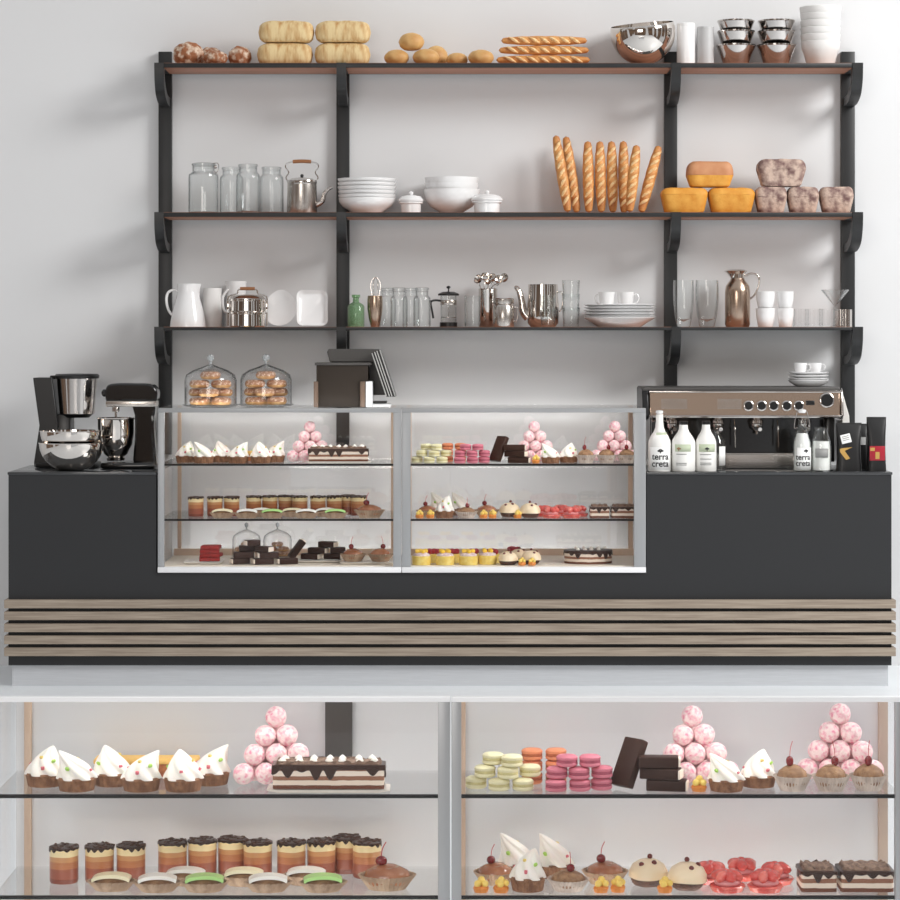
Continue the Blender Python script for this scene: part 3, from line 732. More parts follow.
place('cake', 329, .047, 0, 'long layer cake with dripping chocolate and cream dollops, @', 'long drip cakes', dz=.0085, scale=(1, .55, .96))
# macarons
def macs(pn, desc, rows, dyb):
    for rn, z, lst in rows:
        lst = sorted(lst); n = len(lst)
        for i, (xi, dy) in enumerate(lst):
            nm = nth(i, n)
            place(pn, xi, dyb+dy, 0, desc + ' macaron' + (', ' + nm if nm else '') + ' in ' + rn + ' row of pile, @', desc + ' macarons, @', dz=z*.0283, rot=(0, 0, i*40), scale=(1, 1, 1))
macs('macg', 'pale green', [('bottom', 0, [(476, .03), (499, .0), (523, .0)]), ('middle', 1, [(485, .018), (508, -.0), (530, .03)]), ('top', 2, [(493, .03), (512, .0)])], .05)
macs('maco', 'orange', [('bottom', 0, [(532, .0), (556, .0)]), ('middle', 1, [(532, .0), (556, .0)]), ('top', 2, [(532, .0), (556, .0)])], .14)
macs('macp', 'deep pink', [('bottom', 0, [(556, -.012), (580, -.005), (601.5, .01)]), ('middle', 1, [(557, .0), (579, -.005), (602, .01)]), ('top', 2, [(567, .0), (590, .0)])], .05)
# chocolate bars
place('slab', 632, .075, 0, 'chocolate slab leaning on the stacked chocolate bars, @', 'leaning chocolate slabs', dz=.0565, rot=(0, -64, 40))
for i, (nm, xi, dz, rz, pn) in enumerate((('bottom', 667, 0, -10, 'bar'), ('middle', 661, .0275, -18, 'bar'), ('top', 659, .055, -4, 'bar'))):
    place(pn, xi, .047, 0, nm + ' chocolate bar of stack by pink coconut balls, @', 'stacked chocolate bars by coconut balls, @', dz=dz, rot=(0, 0, rz), scale=(.85, .85, 1))
place('petit', 699, .035, 0, 'small fruit petit four in front of coconut balls, @', 'petit fours by coconut balls')
pyramid(692, .175, 8, 'pile by chocolate bars')
row([('mer2', 727, .052, 170, .92), ('mer', 757, .09, 40, .92)], 0, 'meringue cupcake', 'meringue pair on the upper right shelf, @', 'right of coconut balls, @')
pyramid(840, .212, -8, 'rightmost pile')
for nm, xi, dy, rz, s in (('left', 800, .055, 20, .70), ('middle', 829, .05, 140, .70), ('right', 859, .053, 60, .70)):
    place('bunc', xi, dy, 0, nm + ' cherry bun in pale liner before rightmost ball pyramid, @', 'cherry buns before ball pyramid, @', rot=(0, 0, rz), scale=(s*1.04, s*1.04, 1.05))

# lower shelf
cups = [(64, .14), (99.5, .15), (131, .16), (174, .20), (201, .215), (233, .23), (257, .20), (292, .20), (322, .215), (345, .25), (367, .20)]
for i, (xi, dy) in enumerate(cups):
    place('cup', xi, dy, 1, 'layered trifle cup with chocolate crumbs, ' + nth(i, 11) + ', @', 'trifle cups in @', rot=(0, 0, i*50))
for i, (pn, xi, dy, c) in enumerate((('ecy', 117, .05, 'cream yellow'), ('ecw', 153, .035, 'white'), ('ecw', 186, .11, 'white'), ('ecg', 203, .035, 'green'),
                                     ('ecy', 244, .11, 'cream yellow'), ('ecw', 268, .035, 'white'), ('ecw', 307, .11, 'white'), ('ecg', 322, .035, 'green'))):
    place(pn, xi, dy, 1, c + ' iced eclair in paper liner, ' + nth(i, 8) + ', @', 'iced eclairs in @', rot=(0, 0, (0, 4, -3, 4)[i % 4]), scale=.92)
place('bun', 387, .07, 1, 'cherry topped bun right of the iced eclairs, @', 'buns beside the eclairs', scale=(1.12, .9, 1), rot=(0, 0, 0))
row([('bun', 497, .14, 0, .85), ('bun', 605, .13, 10, .9)], 1, 'caramel bun with red cherry', 'caramel buns in @', '@')
place('bunc', 566, .05, 1, 'mocha bun with cherry in pale pleated liner, @', 'mocha buns', scale=.82, rot=(0, 0, 100))
row([('mer2', 516, .20, 180, (.95, .95, 1.1)), ('mer', 530, .055, 0, (.9, .9, 1.05)), ('mer2', 555, .20, 170, (.95, .95, 1.1))], 1, 'tall meringue cupcake', 'tall meringues in @', 'lower right shelf of @')
row([('petit', 481, .03, 0), ('petit', 501, .028, 40), ('petit', 601, .03, 10), ('petit', 618, .035, 60), ('petit', 665, .03, 30)], 1, 'small fruit petit four', 'petit fours on the lower shelf, @', 'lower shelf of @')
row([('dome', 652, .10, 0), ('dome', 687, .085, 50)], 1, 'cream iced dome cake with dried berries', 'iced dome cakes, @', '@')
row([('straw', 716, .12, 0), ('straw', 730, .055, 30, (1, 1, 1)), ('straw', 752, .13, 10), ('straw', 767, .05, 55), ('straw', 789, .12, 80)][:5], 1, 'glossy strawberry tartlet', 'strawberry tartlets in @', '@')
place('cakeb', 816.5, .075, 1, 'left of the two frosted drip cake pieces, @', 'drip cake pieces in @', scale=(.80, .95, 1))
place('cakec', 864.5, .075, 1, 'right of the two frosted drip cake pieces, @', 'drip cake pieces in @', scale=(.86, .95, 1))

obstacle(0, 276, .165, .105, .088); obstacle(0, 329, .047, .15, .046); obstacle(0, 147, .255, .13, .035)
obstacle(0, 692, .175, .105, .088); obstacle(0, 655, .055, .07, .04); obstacle(0, 840, .215, .105, .085)
obstacle(1, 817, .075, .045, .052); obstacle(1, 863, .075, .064, .052)
commit()
# ------------------------------------------------------------------ floor boards of the counter cases
def at(pn, px, d, z, label, group=None, rot=(0, 0, 0), scale=None):
    return P[pn]((sx(px, d), d, z), rot, label, group, scale)
F = .526 + .0046
at('plate', 204, .17, F, 'cream plate under the stack of red velvet slices', 'plates on the case floor', scale=(.85, 1.3, 1))
for i in range(4):
    b = MB(); b.box(-.046 + .003*i, .046, -.045, .045, 0, .0165, .004); o = b.build('red_velvet_slice', W['velvet'])
    tag(o, ('bottom', 'second lowest', 'second highest', 'top')[i] + ' red velvet slice on the cream plate', 'cake slice', 'red velvet slices')
    o.location = (sx((209.5, 211, 209, 210)[i], .17), .17, F + .0090 + i*.0172); o.rotation_euler = (0, 0, (.1, -.12, .06, -.05)[i])
# cloches with doughnuts
def dn_set(px, d, z, lab):
    P['cloche']((sx(px, d), d, z), (0, 0, 0), lab, 'glass cloches with doughnuts')
    short = lab.split(' glass')[0]
    lay = [('bottom', 0, [(-.046, -.034), (.050, -.030), (.0, .054)], 0), ('second', .0385, [(-.055, .020), (-.002, -.056), (.052, .022)], 1), ('third', .077, [(-.048, -.012), (.048, -.008)], 2), ('top', .1155, [(0, -.012)], 3)]
    for nm, dz, lst, k in lay:
        lst = sorted(lst)
        for i, (x, y) in enumerate(lst):
            q = nth(i, len(lst)); s = .95
            P['dn']((sx(px, d)+x, d+y, z+.0095+dz*.99), (0, 0, 40*i), 'iced doughnut, ' + (q + ' in ' if q else '') + nm + ' layer, under ' + short + ' cloche', 'doughnuts under ' + short + ' cloche', s)
    return
TOPZ = 1.2256
dn_set(210.6, .14, TOPZ, 'left glass cloche full of doughnuts on top of the display case')
dn_set(266, .21, TOPZ, 'right glass cloche full of doughnuts on top of the display case')
# low cloches behind the bars inside the case: smaller copies
def dn_small(px, d, lab, s=.82):
    z = F
    P['cloche']((sx(px, d), d, z), (0, 0, 0), lab + ' small glass cloche of doughnuts inside the counter case', 'small cloches inside the case', (s, s, s*1.22))
    for nm, dz, lst in (('bottom', 0, [(-.048, -.032), (.048, -.028), (0, .055)]), ('second', .037, [(-.048, -.01), (.048, -.008)]), ('top', .074, [(0, -.015)])):
        lst = sorted(lst)
        for i, (x, y) in enumerate(lst):
            q = nth(i, len(lst))
            P['dn']((sx(px, d)+x*s, d+y*s, z+.0075+dz*s*1.05), (0, 0, 30*i), 'doughnut, ' + (q + ' in ' if q else '') + nm + ' layer, under ' + lab + ' small cloche', 'doughnuts under ' + lab + ' small cloche', s*.97)
dn_small(246.5, .42, 'left', .56); dn_small(277.5, .43, 'right', .56)
bars = [(240, .10, 0, 202, .9), (263, .085, 0, 200, 1.0), (287, .10, 0, 204, 1.0), (244, .10, 1, 14, 1), (268, .09, 1, 196, 1), (247, .13, 2, 8, .8), (264, .085, 2, -26, .8), (252, .10, 3, 205, .7)]
names = ['bottom left', 'bottom middle', 'bottom right', 'second layer left', 'second layer right', 'third layer left', 'third layer right', 'topmost']
for (px, d, k, rz, s), nm in zip(bars, names):
    at('bar', px, d, F+.0005+k*.0268, nm + ' cream filled chocolate bar of the left pile', 'chocolate bars in the left pile', (0, 0, rz), (s*.8, .9, 1))
at('plate', 317.5, .235, F, 'cream plate under the right pile of chocolate bars', 'plates on the case floor', scale=(1.05, 1.05, 1))
for (px, d, k, rz, s), nm in zip([(311, .24, 0, -20, 1), (334, .25, 0, -22, 1), (318, .24, 1, -18, 1), (338, .25, 1, 8, .8), (328, .24, 2, -24, .95)], ['bottom left', 'bottom right', 'second layer left', 'second layer right', 'topmost flat']):
    at('bar', px, d, F+.0085+k*.0268, nm + ' cream filled chocolate bar of the right pile', 'chocolate bars in the right pile', (0, 0, rz), (s*.75, .9, 1))
at('bar', 299, .25, F+.045, 'chocolate bar leaning against the right pile of bars', 'chocolate bars in the right pile', (0, -52, 20), (.85, .9, 1))
at('plate', 367, .14, F, 'cream plate under the two cherry buns', 'plates on the case floor', scale=(1.2, .9, 1))
for px, d, nm in ((353, .14, 'left'), (380.5, .14, 'right')):
    at('bun', px, d, F+.0085, nm + ' cherry bun on the cream plate at the case corner', 'cherry buns on the case floor', (0, 0, 30 if nm == 'left' else 150), (.93, .93, 1))
fr = [421.5, 445, 468.5, 487.5]
for i, px in enumerate(fr):
    at('ytm', px, (.07, .07, .07, .10)[i], F, 'yellow tartlet topped with mango, ' + nth(i, 4) + ' in front row', 'mango tartlets', (0, 0, 40*i), (1.12, 1.12, 1.1))
for i, px in enumerate([433, 453, 474, 493, 514]):
    at('ytr', px, (.18, .18, .18, .18, .30)[i], F, 'raspberry topped yellow tartlet, ' + nth(i, 5) + ' in back row', 'raspberry tartlets', (0, 0, 30*i), 1.05)
for i, (px, d) in enumerate([(508, .065), (519, .19), (531.5, .11)]):
    at('dome', px, d, F, 'cream iced dome cake on case floor, ' + nth(i, 3) + ' of three', 'iced dome cakes on case floor', (0, 0, 30*i), .93)
for i, px in enumerate([522, 532]):
    at('petit', px, .032, F, ('left', 'right')[i] + ' small fruit petit four before the dome cakes on case floor', 'petit fours on case floor', scale=.95)
at('rcake', 588, .16, F, 'round layer cake with dripping chocolate glaze, alone on case floor')
# ------------------------------------------------------------------ things on the wall shelves
Z1, Z2, Z3 = [z + .0016 for z in ZS]
D = .53; K = ss(D)
def one(b, name, m, label, cat, px, d, z, group=None, rot=None, **k):
    o = b.build(name, m, None, **k); o.location = (sx(px, d), d, z)
    if rot: o.rotation_euler = [math.radians(a) for a in rot]
    return tag(o, label, cat, group)
def put(o, px, d, z, label, group=None, rot=(0, 0, 0), scale=None):
    return dup(o, (sx(px, d), d, z), rot, label, group, scale if scale is not None else 1.0)

# --- top shelf: bread
for px, w, h, d, nm, sd, rr in ((188.5, 31, 26, .53, 'largest flour dusted round loaf at left end of top shelf', 1, (0, 0, 0)), (211, 24, 23, .63, 'flour dusted round loaf behind the others on top shelf', 2, (0, 0, 40)),
                            (215.5, 24, 15, .47, 'low flour dusted loaf at front of top shelf', 3, (0, 0, 90)), (239.8, 23, 21, .52, 'flour dusted roll tilted beside the tall pale loaves', 4, (0, 0, 150))):
    b = MB(); b.ball((0, 0, 0), (w*K/2, min(w*K/2, .055), h*K/2), 4, .13, sd, flat=-h*K/2*.82)
    one(b, 'rustic_loaf', W['floury'], nm, 'bread', px, d, Z1 + h*K/2*.82, 'floury rustic loaves', rr)
def loaf_mesh(L, w, h):
    b = MB(); n = 36; seg = 28; rings = []
    for i in range(n+1):
        u = -1 + 2*i/n; e = (1 - abs(u)**5.0)**.40 if abs(u) < 1 else 0
        ring = []
        for k in range(seg):
            a = 2*PI*k/seg; ca, sa = math.cos(a), math.sin(a)
            y = w/2 * math.copysign(abs(ca)**.7, ca) * e; z = h/2 * math.copysign(abs(sa)**(.85 if sa > 0 else .55), sa) * e * (1 + .02*math.sin(u*9))
            ring.append(b.v((u*L/2, y, max(-h*.44, z) + h*.44)))
        rings.append(ring)
    for A, B in zip(rings, rings[1:]):
        for k in range(seg): b.f([A[k], A[(k+1) % seg], B[(k+1) % seg], B[k]])
    return b
for px, z, nm in ((285, 0, 'lower loaf of the left stack of pale loaves'), (286, 1, 'upper loaf of the left stack of pale loaves'), (342.5, 0, 'lower loaf of the right stack of pale loaves'), (342.5, 1, 'upper loaf of the right stack of pale loaves')):
    b = loaf_mesh(56*K, .12, 23.2*K)
    one(b, 'pale_loaf', W['loaf'], nm, 'bread', px + (z*.4), .50, Z1 + z*22.1*K, 'pale long loaves')
for px, z, w, h, d, nm in ((396.6, 0, 25, 16.5, .49, 'leftmost round roll of the group of four'), (426, 0, 27, 17, .48, 'front right round roll of the group of four'), (436, 0, 24, 24, .61, 'round roll behind, right of the group of four'), (411.5, 14.5, 25.5, 19, .50, 'round roll perched on top of the group'),
                           (457, 0, 22, 14, .53, 'left of the two low round rolls'), (481, 0, 26, 16.5, .49, 'right of the two low round rolls')):
    b = MB(); b.ball((0, 0, 0), (w*K/2, w*K/2*.95, h*K/2), 3, .04, px, flat=-h*K/2*.85)
    one(b, 'round_roll', W['roll'], nm, 'bread roll', px, d, Z1 + h*K/2*.85 + z*K*1.02, 'round bread rolls')
# baguettes: length along local Z, base at origin
def baguette(L, r, name='baguette'):
    t = thing(name, '', 'baguette')
    b = MB(); n = 44; prof = [(0, 0)]
    for i in range(1, n): 
        u = i/n; prof.append((r*min(1, (math.sin(PI*u))**.24) * (1+.03*math.sin(u*34)), L*u))
    prof.append((0, L)); b.lathe(prof, 24, sxy=(1, .9)); b.build('crust', W['crust'], t)
    m = 7
    for i in range(m):
        z = L*(.09 + .82*(i+.5)/m); b = MB(); hh = L*.062
        pts = [(-r*.62, -r*.66, z-hh*.95), (-r*.2, -r*.86, z-hh*.2), (r*.25, -r*.85, z+hh*.35), (r*.62, -r*.66, z+hh)]
        b.tube(pts, lambda t_: .0035 + .0048*math.sin(PI*t_), 8, smooth=5); b.build('score', W['score'], t)
    return t
BL = 75*K; std = [(562, 556.5, 568), (572, 566.5, 577), (588.5, 588.2, 588.8), (601, 600.3, 601.5), (612.5, 612, 613), (623.5, 623.5, 624), (633.5, 637.5, 629.5), (650, 659, 641)]
src = baguette(BL, .0252); first = True
for i, (_, xt, xb) in enumerate(std):
    L = (211-(136, 136, 141, 141, 141, 141, 141, 146)[i])*K; ang = math.degrees(math.atan2((xt-xb)*K, L))
    d = (.53, .59, .57, .57, .57, .615, .515, .54)[i]; zz = Z2 + (.004 if i != 6 else .035)
    dy = -7 if i not in (5,) else -2
    loc = (sx(xb, d-.02), d-.02, zz); rot = (dy, ang, 0)
    lab = 'baguette standing on the middle shelf, ' + nth(i, 8)
    s = math.hypot(L, (xt-xb)*K)/BL*1.045
    if i == 6: loc = (sx(xb, .47), .47, Z2+.003); s *= .93
    if first:
        src.location = loc; src.rotation_euler = [math.radians(a) for a in rot]; src.scale = (1, 1, s); src['label'] = lab; src['group'] = 'standing baguettes'; first = False
    else: dup(src, loc, rot, lab, 'standing baguettes', (1.02, 1, s))
for (x0, x1, zb, nm) in ((496, 590, 0, 'bottom'), (498.5, 589, 9.6, 'middle'), (501, 587, 19.2, 'top')):
    L = (x1-x0)*K; dup(src, (sx(x0, .49), .49, Z1 + .0226 + zb*K), (0, 90, 0), nm + ' baguette of the three lying stacked on top shelf', 'stacked baguettes', (.86, 1.12, L/BL))
# --- bowls and canisters on the top shelf
def bowl(r, h, th=.003, foot=.35, pw=2.2):
    pr = [(0, 0), (r*foot, 0)]; n = 14
    for i in range(1, n+1): u = i/n; pr.append((r*(foot + (1-foot)*math.sin(u*PI/2)**.9), h*u**pw*(1) if pw != 1 else h*u))
    inn = [(max(0, a-th), z+th) for a, z in pr[1:]]; inn[-1] = (pr[-1][0]-th, pr[-1][1])
    return pr + inn[::-1] + [(0, th)]
b = MB(); r = 32.5*K; n = 22
pr = [(r*math.sin(1.80*i/n), r - r*math.cos(1.80*i/n)) for i in range(n+1)]
pr += [(a-.0028 if a > .003 else 0, z+.0028) for a, z in pr[::-1]]
b.lathe(pr, 64); o = one(b, 'mixing_bowl', W['mirror'], 'large polished steel bowl tilted at the right on top shelf', 'bowl', 643.5, .53, Z1+.004, None, (10, -6, 0)); o.location.x += .010
for px, w, h, m, nm in ((686, 18.5, 42, 'porc', 'tall white cylindrical canister beside the tilted steel bowl'), (705.5, 17, 38.5, 'greyc', 'light grey cylindrical canister beside the conical steel bowls')):
    t = thing('canister', nm, 'canister', (sx(px, .52), .52, Z1)); r = w*K/2; H = h*K
    b = MB(); b.lathe([(0, 0), (r-.003, 0), (r, .003), (r, H*.93), (0, H*.93)], 40); b.build('body', W[m], t)
    b = MB(); b.lathe([(0, H*.93+.0003), (r, H*.93+.0003), (r, H-.002), (r-.002, H), (0, H)], 40); b.build('lid', W[m], t)
for px, nm in ((736.5, 'left'), (775.5, 'right')):
    for i, zz in enumerate((0, 14, 24.5)):
        R = (20.5, 19.6, 19.2)[i]*K*.97; h = 20.5*K
        b = MB(); pr = [(0, 0), (R*.58, 0), (R*.62, .003), (R*.97, h*.92), (R, h*.93), (R, h), (R-.003, h), (R*.97-.003, h*.9), (R*.57, .005), (0, .004)]; b.lathe(pr, 48)
        one(b, 'conical_bowl', W['steel'], ('bottom', 'middle', 'top')[i] + ' conical steel bowl of the ' + nm + ' stack on top shelf', 'bowl', px + (-.6 if px < 750 else .8), .53, Z1 + zz*K, 'conical steel bowls')
for i in range(6):
    r = (19.5, 20, 20, 20.2, 20.2, 21)[i]*K; zz = (0, 13, 20.5, 28, 35.5, 43)[i]; h = (24, 18, 18, 18, 18, 18)[i]*K
    if i == 0: pr = [(0, 0), (r*.66, 0), (r*.7, .003), (r*.98, h*.94), (r, h), (r-.003, h), (r*.95, h*.92), (r*.64, .006), (0, .006)]
    else: pr = [(0, h-8*K*1.25), (r*.80, h-8*K*1.25), (r*.96, h-.002), (r, h-7*K), (r, h-.002), (r-.003, h), (r-.005, h-.004), (r*.7, h-6.5*K), (0, h-6.5*K)]
    pr = [(0, 0), (r*.66, 0), (r*.70, .003), (r*.90, h*.60), (r*.955, h*.66), (r, h-.002), (r-.002, h), (r-.0035, h-.002), (r*.90-.003, h*.60), (r*.67, .006), (0, .005)]
    b = MB(); b.lathe(pr, 56)
    one(b, 'deep_bowl', W['porcm'], ('bottom', 'second', 'third', 'fourth', 'fifth', 'top')[i] + ' white deep bowl in the tall stack, top shelf right end', 'bowl', 820.5, .53, Z1 + (0, 12.9, 19.8, 26.7, 33.6, 40.5)[i]*K, 'white deep bowls')

# --- middle shelf
def jar(r, h, neck=.78, m='glass', lid=False, nh=.16, shoulder=.12):
    t = thing('glass_jar', '', 'jar')
    pr = [(0, 0), (r*.92, 0), (r, .006), (r, h*(1-nh-shoulder)), (r*.97, h*(1-nh-shoulder*.5)), (r*neck, h*(1-nh)), (r*neck, h-.012), (r*neck+.004, h-.010), (r*neck+.004, h-.003), (r*neck, h)]
    inn = [(max(0, a-.0028), max(z, .006)) for a, z in pr[2:]][::-1]
    b = MB(); b.lathe(pr + inn + [(0, .006)], 48); b.build('jar_body', W[m], t)
    b = MB(); b.lathe([(r*neck+.001, h-.020), (r*neck+.0045, h-.0185), (r*neck+.001, h-.017)], 40); b.build('neck_ring', W[m], t)
    return t
t = jar(15*K, 50*K, .74); t.location = (sx(203.5, D), D, Z2); tag(t, 'largest glass jar with a wire clip, left end of middle shelf', 'jar')
b = MB(); b.lathe([(0, 47.5*K), (11*K, 47.5*K), (11.4*K, 49*K), (9*K, 50.5*K), (0, 51*K)], 40); b.build('glass_lid', W['glass'], t)
b = MB(); b.tube([(8*K, -.02, 49.5*K), (14.5*K, -.012, 50*K), (15*K, 0, 45*K), (13*K, .0, 41*K), (10.5*K, -.004, 43*K)], .0018, 6); b.ball((12*K, -.012, 46.5*K), .009, 2); b.build('wire_clip', W['steel'], t)
jr = jar(12*K, 46.5*K, .76); jr.location = (sx(231.5, .55), .55, Z2); tag(jr, 'clear glass jar, left of the three before the kettle', 'jar', 'clear jars on the middle shelf')
put(jr, 248.0, .475, Z2, 'clear glass jar, front middle of the three before kettle', 'clear jars on the middle shelf', scale=(1, 1, 1.04))
put(jr, 271.5, .53, Z2, 'clear glass jar right beside the kettle', 'clear jars on the middle shelf', scale=(1.02, 1.02, 1.0))
# kettle
t = thing('kettle', 'steel stovetop kettle with wooden grip on middle shelf', 'kettle', (sx(302, D), D, Z2)); r = 14.8*K
b = MB(); b.lathe([(0, 0), (r, 0), (r*1.03, .006), (r*.985, 29*K), (0, 29*K)], 48); b.build('body', W['satin'], t)
b = MB(); b.lathe([(r*.985, 29*K+.0003), (r*1.02, 31*K), (r*.98, 33*K), (r*.7, 35*K), (r*.2, 36*K), (0, 36*K)], 48); lid = b.build('lid', W['steel'], t)
b = MB(); b.ball((0, 0, 37.6*K), .0085, 2); b.build('lid_knob', W['blackp'], lid)
b = MB(); b.tube([(r*.9, 0, 8*K), (r*1.35, 0, 12*K), (r*1.5, 0, 19*K), (r*1.75, 0, 24*K), (r*2.05, 0, 26*K)], lambda q: .0135 - .007*q, 12); b.build('spout', W['steel'], t)
b = MB(); b.tube([(-r*.92, 0, 31*K), (-r*1.08, 0, 36*K), (-r*.9, 0, 41*K), (-r*1.12, 0, 47*K), (-r*.85, 0, 51*K), (0, 0, 52*K), (r*.85, 0, 51*K), (r*1.12, 0, 47*K), (r*.9, 0, 41*K), (r*1.08, 0, 36*K), (r*.92, 0, 31*K)], .0028, 8); h = b.build('wire_handle', W['steel'], t)
b = MB(); b.tube([(-r*.62, 0, 51.8*K), (0, 0, 52.2*K), (r*.62, 0, 51.8*K)], .0085, 12); b.build('wooden_grip', W['handlew'], h)
# bowls / plates stack
def dish(r, h, foot=.5, th=.003):
    return [(0, 0), (r*foot, 0), (r*foot+.002, .003), (r*.86, h*.45), (r*.97, h*.75), (r, h), (r-.003, h), (r*.94, h*.75), (r*.82, h*.52), (r*foot, .007), (0, .006)]
for i in range(6):
    r = (28.5, 29, 29, 29.5, 29.5, 29.5)[i]*K; b = MB(); b.lathe(dish(r, (15 if i == 0 else 9.5)*K), 64)
    one(b, 'shallow_bowl', W['porc'], ('bottom', 'second', 'third', 'fourth', 'fifth', 'top')[i] + ' white shallow bowl in stack beside the kettle', 'bowl', 367, .535, Z2 + (0, 9, 13, 17, 21, 25)[i]*K, 'shallow white bowls')
def tureen(px, w, h, nm):
    dd_ = .50 if w < 30 else .452; t = thing('lidded_pot', nm, 'pot', (sx(px, dd_), dd_, Z2)); r = w*K/2; H = h*K
    b = MB(); b.lathe([(0, 0), (r*.78, 0), (r*.80, H*.40), (r*.95, H*.45), (r*.95, H*.52), (0, H*.52)], 48); b.build('pot_body', W['porc'], t)
    b = MB(); b.lathe([(r*.9, H*.52+.0004), (r*.99, H*.54), (r, H*.62), (r*.93, H*.67), (r*.8, H*.77), (r*.3, H*.84), (r*.1, H*.85), (0, H*.85)], 48); l = b.build('lid', W['porc'], t)
    b = MB(); b.ball((0, 0, H*.92), (.012, .012, .010), 2); b.build('lid_knob', W['porc'], l)
tureen(411, 25, 21.5, 'small white lidded pot between the two bowl stacks'); tureen(487, 32, 22, 'white lidded pot in front of the big white bowls')
for i in range(3):
    r = (28.5, 27, 27)[i]*K; b = MB(); b.lathe([(0, 0), (r*.35, 0), (r*.38, .004), (r*.75, 7*K), (r*.93, 14*K), (r*.98, 20*K), (r, 24*K), (r-.003, 24*K), (r*.94, 19*K), (r*.7, 7.6*K), (r*.35, .008), (0, .008)], 64)
    one(b, 'mixing_bowl', W['porc'], ('bottom', 'middle', 'top')[i] + ' big white mixing bowl, centre of the middle shelf', 'bowl', 451.5, .56, Z2 + (0, 6.5, 12)[i]*K, 'big white bowls')
# yellow pan loaves and purple loaves
def panloaf(Wd, H, dp, taper, mside, mtop, name, lab, px, z, grp, splits=.55, d=.52):
    t = thing(name, lab, 'bread', (sx(px, d), d, Z2 + z*K), 0, grp)
    def blk(z0, z1, s0, s1, m, nm, rad=.018, top=False):
        b = MB(); per = rect_per(1, 1, .2, .04); n = len(per); rings = []
        lv = 8
        for i in range(lv+1):
            u = i/lv; s = s0 + (s1-s0)*u; zz = z0 + (z1-z0)*u
            if top:
                a = u*PI/2; s = s0*(1 - .30*(1-math.cos(a))**1.2); zz = z0 + (z1-z0)*math.sin(a)
            elif i == 0: s *= .94
            from mathutils import noise as N
            rings.append([b.v((x*Wd*s*(1+.02*N.noise(Vector((x*3, y*3, zz*30)))), y*dp*s, zz + (.003*N.noise(Vector((x*5, y*5, px))) if top else 0))) for x, y, _, _ in per])
        for A, B in zip(rings, rings[1:]):
            for k in range(n): b.f([A[k], A[(k+1) % n], B[(k+1) % n], B[k]])
        b.f(rings[0][::-1]); b.f(rings[-1]); b.build(nm, mside if m == 's' else mtop, t, sharp=60)
    hs = H*splits
    blk(0, hs, taper, 1, 's', 'loaf_side'); blk(hs+.0002, H, 1, 1, 't', 'loaf_crown', top=True)
for px, z, nm in ((684, 0, 'lower left'), (731, 0, 'lower right'), (709.5, 26.2, 'top')):
    panloaf(46*K, 25*K, .13, .84, W['panloaf'], W['panloaf'] if z == 0 else W['pantop'], 'golden_pan_loaf', nm + ' golden pan loaf of the three on middle shelf', px, z, 'golden pan loaves', .72 if z == 0 else .45)
for px, w, z, nm in ((770.5, 31, 0, 'lower left'), (802.5, 31, 0, 'lower middle'), (836, 33, 0, 'lower right'), (781, 48, 26.6, 'top')):
    panloaf(w*K, (26 if z == 0 else 27)*K, .12, .80, W['purple'], W['purple'], 'purple_fruit_loaf', nm + ' purple marbled fruit loaf on middle shelf', px, z, 'purple fruit loaves', .62)

# --- lower shelf
def jug(nm, px, d, prof, handle, m='porc', spout=None):
    t = thing('jug', nm, 'jug', (sx(px, d), d, Z3))
    b = MB(); fn = (lambda a, z: 1 + (.14*max(0, math.cos(a-spout[0]))**8 * max(0, (z-spout[1])/.03) if spout and z > spout[1] else 0))
    b.lathe(prof, 48, fn=fn); b.build('body', W[m], t)
    if handle: b = MB(); b.tube(handle, .0065, 10, flat=1.3); b.build('handle', W[m], t)
    return t
def cupprof(rs, h, th=.004):
    n = len(rs)-1; pr = [(0, 0)] + [(r*K, h*K*i/n) for i, r in enumerate(rs)]
    return pr + [(max(.001, r*K-th), max(.005, h*K*i/n)) for i, r in reversed(list(enumerate(rs)))] + [(0, .005)]
jug('tall white porcelain pitcher with big looped handle, lower shelf left', 188, .52, cupprof([18, 17.6, 16.8, 15.8, 14.6, 13.2, 11.8, 10.8, 10.3, 10.6], 43), [(-13*K, 0, 9*K), (-19*K, 0, 16*K), (-21.5*K, 0, 26*K), (-20*K, 0, 34*K), (-14*K, 0, 37*K), (-9.5*K, 0, 35*K)], spout=(0, 30*K))
b = MB(); b.lathe(cupprof([9, 9.4, 9.8, 9.8, 9.6, 9], 39), 40); one(b, 'tumbler', W['porcm'], 'matt white ceramic beaker right behind the pitcher', 'beaker', 212.5, .612, Z3)
jug('slim white jug behind the steel lunch carrier', 236, .632, cupprof([10.5, 10.6, 10.4, 10, 9.8, 10.2, 10.6], 46), [(-8*K, -.02, 14*K), (-12*K, -.03, 18*K), (-12.5*K, -.035, 30*K), (-8*K, -.03, 37*K), (-6*K, -.02, 37*K)])
t = thing('lunch_carrier', 'two tier steel lunch carrier with wooden grip, lower shelf', 'lunch carrier', (sx(247.5, .47), .47, Z3)); r = 17.5*K
for k, (z0, z1) in enumerate(((0, 14.5), (14.8, 27.5))):
    b = MB(); b.lathe([(0, z0*K), (r*.96, z0*K), (r, z0*K+.004), (r*.985, z1*K-.010), (r*1.05, z1*K-.008), (r*1.05, z1*K), (0, z1*K)], 48); b.build('tier', W['mirror'], t)
b = MB(); b.lathe([(0, 27.8*K), (r*1.04, 27.8*K), (r*.9, 30.5*K), (r*.5, 32*K), (0, 32.3*K)], 48); b.build('lid', W['mirror'], t)
